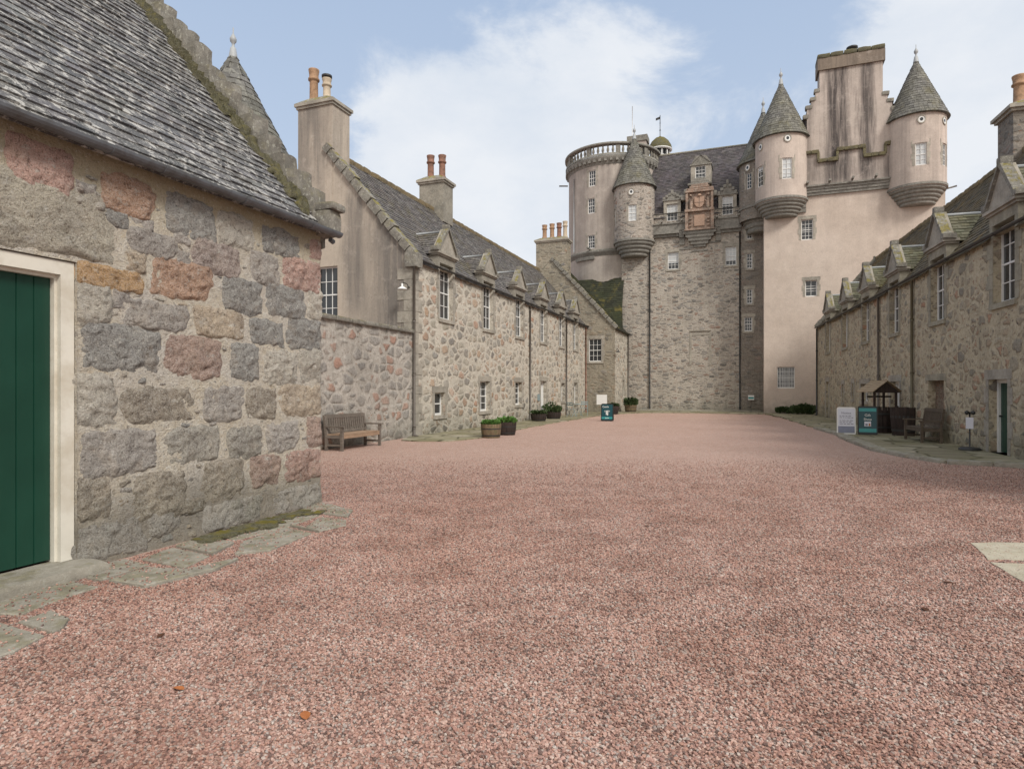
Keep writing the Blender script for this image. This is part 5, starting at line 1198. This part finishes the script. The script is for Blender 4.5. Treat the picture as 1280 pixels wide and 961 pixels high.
skew(RG,-.1,.2,PL2,Ls,random.Random(33),mat='skew',h=.2)
# ------------------------------------------------------------------ movable things
def bench(name,label,loc,rz,L,mat,seatmat,hb=.92):
    """slatted garden seat: x along, back at y=0, front at y=-.58"""
    t=thing(name,label,'bench',loc,rz); m=M[mat]; d=.58; hs=.43; ha=.64
    for s in (0,1):
        x=s*(L-.07)
        mb=MB(); mb.box(ID,x,x+.07,-d,-d+.07,0,ha-.03); mb.build('leg',m,t)
        mb=MB(); mb.hexa([(x,-.10,0),(x+.07,-.10,0),(x+.07,-.03,0),(x,-.03,0),(x,-.10,hs),(x+.07,-.10,hs),(x+.07,-.03,hs),(x,-.03,hs)]); mb.hexa([(x,-.10,hs),(x+.07,-.10,hs),(x+.07,-.03,hs),(x,-.03,hs),(x,-.02,hb),(x+.07,-.02,hb),(x+.07,.04,hb),(x,.04,hb)]); mb.build('leg',m,t)
        mb=MB(); mb.box(ID,x-.01,x+.08,-d-.04,-.05,ha-.03,ha+.01); mb.build('armrest',m,t)
        mb=MB(); mb.box(ID,x+.015,x+.055,-d+.07,-.10,.12,.17); mb.box(ID,x+.015,x+.055,-d+.07,-.10,hs-.10,hs-.02); mb.build('stretcher',m,t)
    mb=MB()
    for k in range(6): mb.box(ID,.02,L-.02,-d+.02+k*.085,-d+.085+k*.085,hs-.02,hs+.005)
    mb.build('seat',M[seatmat],t)
    mb=MB(); mb.box(ID,.07,L-.07,-d+.015,-d+.045,hs-.11,hs-.025); mb.build('seat_rail',M[seatmat],t)
    mb=MB(); yb=lambda z:-.06+(z-hs)/(hb-hs)*.07
    n=int(L/.105)
    for k in range(n):
        x=.07+(L-.14)*(k+.5)/n
        mb.hexa([(x-.028,yb(.5)-.012,.50),(x+.028,yb(.5)-.012,.50),(x+.028,yb(.5)+.012,.50),(x-.028,yb(.5)+.012,.50),(x-.028,yb(hb-.1)-.012,hb-.09),(x+.028,yb(hb-.1)-.012,hb-.09),(x+.028,yb(hb-.1)+.012,hb-.09),(x-.028,yb(hb-.1)+.012,hb-.09)])
    for z,h in ((.46,.05),(hb-.09,.10)):
        y=yb(z); mb.hexa([(.07,y-.02,z),(L-.07,y-.02,z),(L-.07,y+.02,z),(.07,y+.02,z),(.07,y-.012,z+h),(L-.07,y-.012,z+h),(L-.07,y+.03,z+h),(.07,y+.03,z+h)])
    mb.build('backrest',m,t)
    return t
# left: back towards the yard wall (facing +X): local +x = world -Y ... so rotate by +90: x->+Y, -y -> +X
bench('garden_bench','weathered wooden slatted bench against the grey yard wall at the left',(-10.42,13.68,0),R(90),1.85,'teak','seat',hb=.93)
bench('garden_bench','dark wooden slatted bench by the blocked opening of the right range',(3.95+.0717*19.3-.9974*.16,42.14-.9974*19.3-.0717*.16,.05),ur,1.55,'teakdark','teakdark',hb=.98)

def leafclump(n,rad,h,size,seed,up=.6,spread=1.0,flat=False):
    r=random.Random(seed); mb=MB()
    for i in range(n):
        a=r.uniform(0,6.283); q=rad*math.sqrt(r.random()); x,y=q*math.cos(a),q*math.sin(a); z=h*r.uniform(.0,1)**.8*(1-.35*(q/rad))
        d=Vector((math.cos(a)*spread*r.uniform(.2,1),math.sin(a)*spread*r.uniform(.2,1),up+r.uniform(-.2,.6))).normalized()
        s=size*r.uniform(.6,1.3); side=d.cross(Vector((r.uniform(-1,1),r.uniform(-1,1),.3))).normalized()*s*.33
        p=Vector((x,y,z)); tip=p+d*s; mid=p+d*s*.5+Vector((0,0,s*.06))
        mb.add([p,mid-side,tip,mid+side],[(0,1,2,3)])
    return mb
def barrel(label,loc,r=.34,h=.46,mat='barrel',group=None,cat='planter'):
    t=thing('barrel_planter',label,cat,loc,0,group)
    mb=MB(); n=22
    for i in range(n):   # staves
        a0=2*math.pi*(i+.03)/n;a1=2*math.pi*(i+.97)/n
        pr=[(r*.86,0),(r*.95,h*.33),(r*1.0,h*.7),(r*1.02,h)]
        vs=[(q*math.cos(a),q*math.sin(a),z) for q,z in pr for a in (a0,a1)]+[(q*.9*math.cos(a),q*.9*math.sin(a),z) for q,z in pr[-1:] for a in (a0,a1)]+[(r*.88*math.cos(a),r*.88*math.sin(a),h*.6) for a in (a0,a1)]
        mb.add(vs,[(0,1,3,2),(2,3,5,4),(4,5,7,6),(6,7,9,8),(8,9,11,10)])
    mb.lathe((0,0,0),[(r*.85,.001),(r*.84,h*.8)],n)
    mb.build('staves',M[mat],t)
    for z in (.14,.62):
        mb=MB(); q=lambda f:r*(.86+.16*f**.75)
        mb.lathe((0,0,0),[(q(z)+.006,z*h),(q(z+.09)+.006,(z+.09)*h)],n*2); mb.build('band',M['iron'],t)
    mb=MB(); mb.lathe((0,0,h*.86),[(.001,.02),(r*.9,0)],n); mb.build('soil',M['soil'],t)
    return t
def plant(name,label,loc,n,rad,h,size,seed,mat='leaf',**k):
    o=leafclump(n,rad,h,size,seed,**k).build(name,M[mat]); o.location=loc; tag(o,label,'plant'); return o
barrel('nearer half barrel planter of the pair by the tall low window at left',(-8.02,19.35,0)); plant('potted_plant','low green leafy plant in the nearer half barrel of the left pair',(-8.02,19.35,.38),300,.25,.14,.14,1)
barrel('reddish half barrel planter just behind the nearer one beside the left path',(-8.0,20.75,0),mat='barreldark'); plant('potted_plant','brighter spreading green plant in the reddish half barrel behind',(-8.0,20.75,.38),380,.27,.18,.16,2)
barrel('dark low half barrel planter beside the white door of the left range',(-9.85,30.0,.03),.40,.36,'barreldark'); plant('potted_plant','short dark plant in the low barrel beside the white door',(-9.85,30.0,.34),220,.34,.14,.16,3,'leafdark')
barrel('dark low half barrel planter past the white door of the left range',(-9.85,32.6,.03),.40,.36,'barreldark'); plant('potted_plant','spiky dark shrub in the low barrel past the white door',(-9.85,32.6,.34),160,.38,.22,.24,4,'leafdark',up=1.2)
barrel('dark half barrel planter under the white notice by the cross wing',(-8.35,40.6,.03),.5,.5,'barreldark'); plant('potted_plant','low brown green plant in the barrel under the white notice',(-8.35,40.6,.45),200,.4,.15,.2,5,'leafdark')
barrel('half barrel planter against the corner between cross wing and castle',(-7.75,44.4,.03),.42,.5,'barrel'); plant('potted_plant','bushy dark shrub in the barrel in the corner by the castle',(-7.75,44.4,.45),330,.42,.5,.22,6,'leafdark')
# white notice on a post
t=thing('notice_board','white rectangular notice on a short post in front of the cross wing','sign',(-8.75,39.6,.03),R(8))
mb=MB(); mb.box(ID,-.03,.03,.02,.06,0,1.0); mb.build('post',M['teak'],t); mb=MB(); mb.box(ID,-.33,.33,-.01,.018,.62,1.25); mb.build('panel',M['white'],t)
# folding metal chair and round cafe table
def chair(label,loc,rz):
    t=thing('metal_chair',label,'chair',loc,rz,'folding chairs by the cafe table'); m=M['bluemetal']
    for s in (-.2,.2):
        mb=MB(); mb.tube([(s,-.22,0),(s,.1,.45),(s,.22,.88)],.012,6); mb.build('leg',m,t)
        mb=MB(); mb.tube([(s*.9,.24,0),(s*.9,-.2,.45)],.012,6); mb.build('leg',m,t)
    mb=MB()
    for k in range(5): mb.box(ID,-.2,.2,-.2+.085*k,-.13+.085*k,.45,.465)
    mb.build('seat',m,t)
    mb=MB()
    for z in (.66,.78): mb.box(ID,-.2,.2,.16+(z-.66)*.25,.18+(z-.66)*.25,z,z+.07)
    mb.build('backrest',m,t)
chair('pale blue folding metal chair nearer the viewer of two by the cafe table',(-9.5,35.0,.03),R(160)); chair('pale blue folding metal chair farther away beside the cafe table',(-9.3,37.2,.03),R(10))
t=thing('cafe_table','small round pale blue metal table between two folding chairs','table',(-9.4,36.1,.03))
mb=MB(); mb.lathe((0,0,.70),[(.001,.03),(.34,.03),(.34,.0),(.001,.0)],24); mb.build('tabletop',M['bluemetal'],t)
for a in (0,2.09,4.19):
    mb=MB(); mb.tube([(.28*math.cos(a),.28*math.sin(a),0),(.05*math.cos(a),.05*math.sin(a),.4),(.22*math.cos(a),.22*math.sin(a),.70)],.012,6); mb.build('leg',M['bluemetal'],t)

def text(body,size,loc,parent,mat,name='lettering',align='CENTER'):
    cu=bpy.data.curves.new(name,'FONT'); cu.body=body; cu.size=size; cu.align_x=align; cu.extrude=.001
    tmp=bpy.data.objects.new('tmp',cu); col.objects.link(tmp)
    dg=bpy.context.evaluated_depsgraph_get(); me=bpy.data.meshes.new_from_object(tmp.evaluated_get(dg)); bpy.data.objects.remove(tmp)
    me.materials.clear(); me.materials.append(M[mat]); o=bpy.data.objects.new(name,me); col.objects.link(o)
    o.rotation_euler=(R(90),0,0); o.location=loc; o.parent=parent; return o
def rrect(x0,x1,z0,z1,r,n=6):
    pts=[]
    for cx,cz,a in ((x1-r,z0+r,-90),(x1-r,z1-r,0),(x0+r,z1-r,90),(x0+r,z0+r,180)):
        for k in range(n+1):
            q=R(a+90*k/n); pts.append((cx+r*math.cos(q),cz+r*math.sin(q)))
    return pts
def aboard(label,loc,rz,w,h,frame,panel,kind):
    t=thing('pavement_sign',label,'sign',loc,rz); lean=R(9)
    f=bpy.data.objects.new('front_board',None)
    # two leaning leaves hinged at the top; drawn in the plane and tipped back
    def tip(s): return lambda x,b,z:(x,(-s)*(-.0)+s*((h-z)*math.sin(lean))*-1+b*s*-1 if False else (-(h-z)*math.sin(lean)+b if s>0 else (h-z)*math.sin(lean)-b),z*math.cos(lean))
    for s,nm in ((1,'front_board'),(-1,'back_board')):
        P=tip(s); mb=MB(); pts=rrect(-w/2,w/2,.0,h,.07)
        A=[P(x,-.02,z) for x,z in pts];B_=[P(x,.012,z) for x,z in pts]; n=len(pts)
        mb.add(A+B_,[tuple(range(n)),tuple(range(n,2*n))[::-1]]+[(i,(i+1)%n,n+(i+1)%n,n+i) for i in range(n)])
        bo=mb.build(nm,M[frame],t)
        if s>0:
            pts=rrect(-w/2+.035,w/2-.035,.07,h-.05,.04); mb=MB(); mb.poly([P(x,-.024,z) for x,z in pts]); po=mb.build('poster',M[panel],bo)
            def bar(x0,x1,z0,z1,mat,b=-.028,nm='printed_band'):
                q=MB(); q.quad(P(x0,b,z0),P(x1,b,z0),P(x1,b,z1),P(x0,b,z1)); return q.build(nm,M[mat],bo)
            def put(body,size,z,mat,x=0):
                o=text(body,size,P(x,-.029,z),bo,mat); o.rotation_euler=(R(90)-lean,0,0); return o
            kind(bar,put,w,h)
    return t
def kt1(bar,put,w,h):
    bar(-w/2+.04,w/2-.04,.12,.22,'tealight'); put('Castle',.13,h-.20,'white',-.08); put('OPEN',.11,h-.42,'white'); bar(-.055,-.01,.33,.52,'white',nm='printed_mark'); bar(.01,.055,.30,.52,'white',nm='printed_mark'); put('SHOP',.08,.135,'white')
def kt2(bar,put,w,h):
    bar(-w/2+.04,w/2-.04,h-.19,h-.08,'tealight'); bar(-w/2+.04,w/2-.04,.10,.22,'tealight'); put('Gift',.12,h-.36,'white'); put('Shop',.12,h-.50,'white')
    bar(-.10,.10,.30,.46,'paper',nm='printed_picture'); bar(-.07,.0,.32,.39,'ink',-.031,'printed_picture'); bar(.03,.08,.31,.40,'dead',-.031,'printed_picture')
def kt3(bar,put,w,h):
    put('Notice',.11,h-.24,'ink')
    r=random.Random(3)
    for i,z in enumerate((h-.32,h-.38,h-.48,h-.54,h-.60)):
        x=-w/2+.08
        while x<w/2-.12:
            L=r.uniform(.04,.11); bar(x,x+L,z,z+.022,'ink',nm='text_line'); x+=L+.025
    bar(-w/2+.035,w/2-.035,.07,.30,'bluepaper',-.027)
aboard('teal pavement sign standing alone on the gravel in front of the cross wing',(-6.72,31.7,0),R(4),.62,.90,'black','teal',kt1)
aboard('teal and black pavement sign on the right path in front of the wooden well',(3.86,24.6,.05),R(-7),.60,1.0,'black','teal',kt2)
aboard('white framed pavement sign with printed notice, left of the teal one on the right path',(3.22,24.75,.03),R(-4),.58,.97,'white','paper',kt3)

# wooden well with a little pitched roof
W=thing('wishing_well','dark wooden wishing well with small tan boarded pitched roof on four posts','well',(4.45,26.0,.05),R(24))
mb=MB(); n=16
for i in range(n):
    a0=2*math.pi*(i+.04)/n;a1=2*math.pi*(i+.96)/n; vs=[(q*math.cos(a),q*math.sin(a),z) for q,z in ((.44,0),(.47,.4),(.46,.92),(.40,.92)) for a in (a0,a1)]; mb.add(vs,[(0,1,3,2),(2,3,5,4),(4,5,7,6)])
mb.lathe((0,0,0),[(.43,0),(.43,.8),(.001,.8)],16); mb.build('tub',M['barreldark'],W)
for z in (.18,.66):
    mb=MB(); mb.lathe((0,0,z),[(.475,0),(.478,.06)],32); mb.build('band',M['iron'],W)
for sx in (-1,1):
    for sy in (-1,1):
        mb=MB(); mb.box(ID,sx*.40-.03,sx*.40+.03,sy*.34-.03,sy*.34+.03,.75,1.48); mb.build('post',M['barreldark'],W)
mb=MB()
for s in (-1,1):
    for k in range(5):
        f0,f1=k/5,(k+1)/5+.03; x0=s*.56*(1-f0);x1=s*.56*(1-f1); z0=1.46+.40*f0;z1=1.46+.40*f1
        mb.hexa([(x0,-.48,z0),(x0,.48,z0),(x1,.48,z1),(x1,-.48,z1),(x0,-.48,z0+.03),(x0,.48,z0+.03),(x1,.48,z1+.012),(x1,-.48,z1+.012)] if s<0 else [(x1,-.48,z1),(x1,.48,z1),(x0,.48,z0),(x0,-.48,z0),(x1,-.48,z1+.012),(x1,.48,z1+.012),(x0,.48,z0+.03),(x0,-.48,z0+.03)])
mb.build('roof',M['tan'],W)
mb=MB(); mb.prism([(-.5,-.40,1.44),(.5,-.40,1.44),(0,-.40,1.83)],(0,.03,0)); mb.tube([(-.45,0,1.3),(.45,0,1.3)],.03,8); mb.build('gable_board',M['barreldark'],W)
t=barrel('large upright dark cask standing beside the wooden well on the right path',(5.0,24.7,.05),.44,.95,'barreldark',cat='barrel')
# stake sign on a round base near the green door of the right range
t=thing('post_sign','white label on a thin dark post with round base beside the green door at right','sign',(5.32,19.2,.05),R(-20))
mb=MB(); mb.lathe((0,0,0),[(.24,0),(.25,.04),(.20,.07),(.05,.09),(.001,.09)],24); mb.build('base',M['iron'],t)
mb=MB(); mb.tube([(0,0,.1),(0,0,.98)],.018,8); mb.build('post',M['iron'],t)
mb=MB(); mb.box(ID,-.08,.08,-.035,-.022,.55,.84); mb.build('label_plate',M['paper'],t)
mb=MB(); mb.lathe((-.06,0,.9),[(.001,0),(.05,.03),(.05,.09),(.001,.12)],10); mb.lathe((.07,0,.9),[(.001,0),(.05,.03),(.05,.09),(.001,.12)],10); mb.build('knob',M['iron'],t)
# small white and green sign at the stair turret
t=thing('stake_sign','tiny white and green sign on a stake at the foot of the castle stair wall','sign',(.2,47.35,.03))
mb=MB(); mb.tube([(0,0,0),(0,0,1.0)],.015,6); mb.build('stake',M['iron'],t); mb=MB(); mb.box(ID,-.2,.2,-.03,-.016,.85,1.18); mb.build('plate',M['white'],t); mb=MB(); mb.box(ID,-.18,.18,-.036,-.031,.93,1.05); mb.build('green_strip',M['tealight'],t)
# shrubs at the foot of the pink tower
for i,(x,y,s,lab) in enumerate(((3.3,43.6,.55,'dark low evergreen shrub where the pink tower meets the right range'),(2.2,44.6,.35,'small dark ground plant at the foot of the pink tower'))):
    plant('evergreen_shrub',lab,(x,y,.05),900 if i==0 else 400,s*1.3,s,.22,20+i,'leafdark')
# small flowers by the left range wall
plant('wall_shrub','sparse twiggy shrub against the left range past the white door',(-10.3,33.6,.03),260,.5,.9,.16,33,'leafdark',up=.9)
# moss on the hut slabs
mb=MB(); r=random.Random(40)
for i in range(150):
    y=r.uniform(4.95,6.7); x=-5.42+abs(r.gauss(0,.13)); s=r.uniform(.02,.065)
    mb.rock(lambda a,b,z:(x+a,y+b,.028+z),-s,s,-s*1.3,s*1.3,-.005,s*.35,.012,3,seed=i,fr=20)
o=mb.build('moss',M['mosscap']); tag(o,'dark green moss spreading over the slabs at the foot of the hut wall','moss',kind='stuff')
# fallen leaves
def leaf(label,x,y,rz,s,mat):
    mb=MB(); n=8; L=[(0,-.5,0),(.22,-.3,.05),(.30,.0,.09),(.2,.3,.07),(0,.55,.03),(-.2,.3,.08),(-.30,.0,.12),(-.22,-.3,.06)]
    mb.add([(0,0,.0)]+L,[(0,i+1,(i+1)%8+1) for i in range(8)]); mb.v=[(a*s,b*s,c*s*1.0+.014) for a,b,c in mb.v]
    o=mb.build('fallen_leaf',M[mat]); o.location=(x,y,0); o.rotation_euler=(0,0,rz); tag(o,label,'leaf')
leaf('orange fallen leaf on the gravel, the one nearest the bottom left',-2.02,2.51,.8,.085,'dead')
leaf('orange brown fallen leaf on the gravel farther left of the brightest one',-2.83,2.50,1.6,.07,'dead')
leaf('dark brown fallen leaf on the gravel between the hut slabs and the orange leaves',-3.55,3.0,.3,.07,'deaddark')
leaf('small dark fallen leaf on the gravel toward the right pale slabs',1.55,6.1,1.2,.08,'deaddark')
leaf('small brown fallen leaf in the middle of the gravel court',-1.1,7.4,2.2,.08,'deaddark')
leaf('dark fallen leaf on the gravel left of the pale slabs',1.2,5.3,.2,.08,'deaddark')

# ------------------------------------------------------------------ sky and light
w=bpy.data.worlds.new('World'); sc.world=w; w.use_nodes=True; nt=w.node_tree; n=nt.nodes; l=nt.links
bg=n['Background']; sky=n.new('ShaderNodeTexSky'); sky.sky_type='NISHITA'; sky.sun_disc=False; SE,SR=R(42),R(128)
sky.sun_elevation=SE; sky.sun_rotation=SR; sky.air_density=1.0; sky.dust_density=1.5
tc=n.new('ShaderNodeTexCoord'); nrm=n.new('ShaderNodeVectorMath'); nrm.operation='NORMALIZE'; l.new(tc.outputs['Generated'],nrm.inputs[0]); V=nrm.outputs[0]
def mth(op,a,b,clamp=False):
    q=n.new('ShaderNodeMath'); q.operation=op; q.use_clamp=clamp
    for i,x in enumerate((a,b)):
        if isinstance(x,(int,float)): q.inputs[i].default_value=x
        else: l.new(x,q.inputs[i])
    return q.outputs[0]
def nz(scale,detail,rough,sc3=(1,1,1),dist=0):
    m=n.new('ShaderNodeMapping'); m.inputs['Scale'].default_value=sc3; l.new(V,m.inputs[0])
    q=n.new('ShaderNodeTexNoise'); q.inputs['Scale'].default_value=scale; q.inputs['Detail'].default_value=detail; q.inputs['Roughness'].default_value=rough; q.inputs['Distortion'].default_value=dist; l.new(m.outputs[0],q.inputs['Vector']); return q.outputs['Fac']
def blob(dirv,r0,r1,zs=1.0):
    m=n.new('ShaderNodeVectorMath'); m.operation='SUBTRACT'; l.new(V,m.inputs[0]); m.inputs[1].default_value=dirv
    m2=n.new('ShaderNodeVectorMath'); m2.operation='MULTIPLY'; l.new(m.outputs[0],m2.inputs[0]); m2.inputs[1].default_value=(1,1,zs)
    d=n.new('ShaderNodeVectorMath'); d.operation='LENGTH'; l.new(m2.outputs[0],d.inputs[0])
    r=n.new('ShaderNodeMapRange'); r.interpolation_type='SMOOTHSTEP'; l.new(d.outputs['Value'],r.inputs[0]); r.inputs[1].default_value=r0; r.inputs[2].default_value=r1; r.inputs[3].default_value=1; r.inputs[4].default_value=0; return r.outputs[0]
noise1=nz(4.6,10,.62,(1,1,1.7),.35); noise2=nz(1.1,5,.5,(1,1,1.6))
cl=mth('ADD',mth('MULTIPLY',blob([(-0.367, 0.843, 0.394), (-0.154, 0.891, 0.427), (0.268, 0.888, 0.373), (-0.387, 0.889, 0.243)][0],.02,.40,1.3),.30),mth('MULTIPLY',blob([(-0.367, 0.843, 0.394), (-0.154, 0.891, 0.427), (0.268, 0.888, 0.373), (-0.387, 0.889, 0.243)][1],.02,.26,1.2),.24))
cl=mth('ADD',cl,mth('MULTIPLY',blob([(-0.367, 0.843, 0.394), (-0.154, 0.891, 0.427), (0.268, 0.888, 0.373), (-0.387, 0.889, 0.243)][2],.05,.30,1.0),.62)); cl=mth('ADD',cl,mth('MULTIPLY',blob([(-0.367, 0.843, 0.394), (-0.154, 0.891, 0.427), (0.268, 0.888, 0.373), (-0.387, 0.889, 0.243)][3],.05,.30,.8),.45))
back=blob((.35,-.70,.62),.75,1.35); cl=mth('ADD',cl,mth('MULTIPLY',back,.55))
mask=n.new('ShaderNodeMapRange'); mask.interpolation_type='SMOOTHSTEP'
l.new(mth('ADD',noise1,cl),mask.inputs[0]); mask.inputs[1].default_value=.68; mask.inputs[2].default_value=.93
# cloud body shading
crp=n.new('ShaderNodeValToRGB'); e=crp.color_ramp.elements; e[0].position=.3; e[0].color=(6.4,6.9,7.6,1); e[1].position=.62; e[1].color=(7.7,7.9,8.2,1); l.new(nz(4.5,7,.6,(1,1,1.8)),crp.inputs[0])
# haze: pull the Nishita blue towards the pale blue of the photograph
hz=n.new('ShaderNodeMix'); hz.data_type='RGBA'; hz.inputs['Factor'].default_value=.80; l.new(sky.outputs[0],hz.inputs['A'])
sep=n.new('ShaderNodeSeparateXYZ'); l.new(V,sep.inputs[0]); gr=n.new('ShaderNodeValToRGB'); e=gr.color_ramp.elements; e[0].position=.05; e[0].color=(6.0,6.8,7.9,1); e[1].position=.55; e[1].color=(4.2,5.3,7.1,1); l.new(sep.outputs[2],gr.inputs[0]); l.new(gr.outputs[0],hz.inputs['B'])
mx=n.new('ShaderNodeMix'); mx.data_type='RGBA'; l.new(mth('MULTIPLY',mask.outputs[0],.88),mx.inputs['Factor']); l.new(hz.outputs['Result'],mx.inputs['A']); l.new(crp.outputs[0],mx.inputs['B'])
# unseen bank of bright cloud, added behind the viewer to brighten the court
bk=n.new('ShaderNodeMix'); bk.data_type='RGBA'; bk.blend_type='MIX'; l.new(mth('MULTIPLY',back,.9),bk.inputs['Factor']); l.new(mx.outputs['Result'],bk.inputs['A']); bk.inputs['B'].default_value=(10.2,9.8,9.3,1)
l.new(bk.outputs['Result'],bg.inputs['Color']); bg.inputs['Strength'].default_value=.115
sun=bpy.data.lights.new('sun','SUN'); sun.energy=2.9; sun.angle=R(16); sun.color=(1,.95,.88); so=bpy.data.objects.new('sun',sun); col.objects.link(so)
# light comes from behind the viewer's right shoulder
az=R(128); sd=Vector((math.sin(az)*math.cos(SE),math.cos(az)*math.cos(SE),math.sin(SE))); so.rotation_euler=sd.to_track_quat('Z','Y').to_euler()

# ------------------------------------------------------------------ camera
cam=bpy.data.cameras.new('camera'); co=bpy.data.objects.new('camera',cam); col.objects.link(co); sc.camera=co
cam.sensor_width=36; cam.lens=36*785/1280; cam.clip_end=3000; cam.clip_start=.05; cam.shift_y=6.5/1280
co.location=(0,0,1.6); co.rotation_euler=(R(90),0,R(20.6))
sc.view_settings.view_transform='Standard'; sc.view_settings.look='None'; sc.view_settings.exposure=0; sc.view_settings.gamma=1
sc.render.engine='CYCLES'
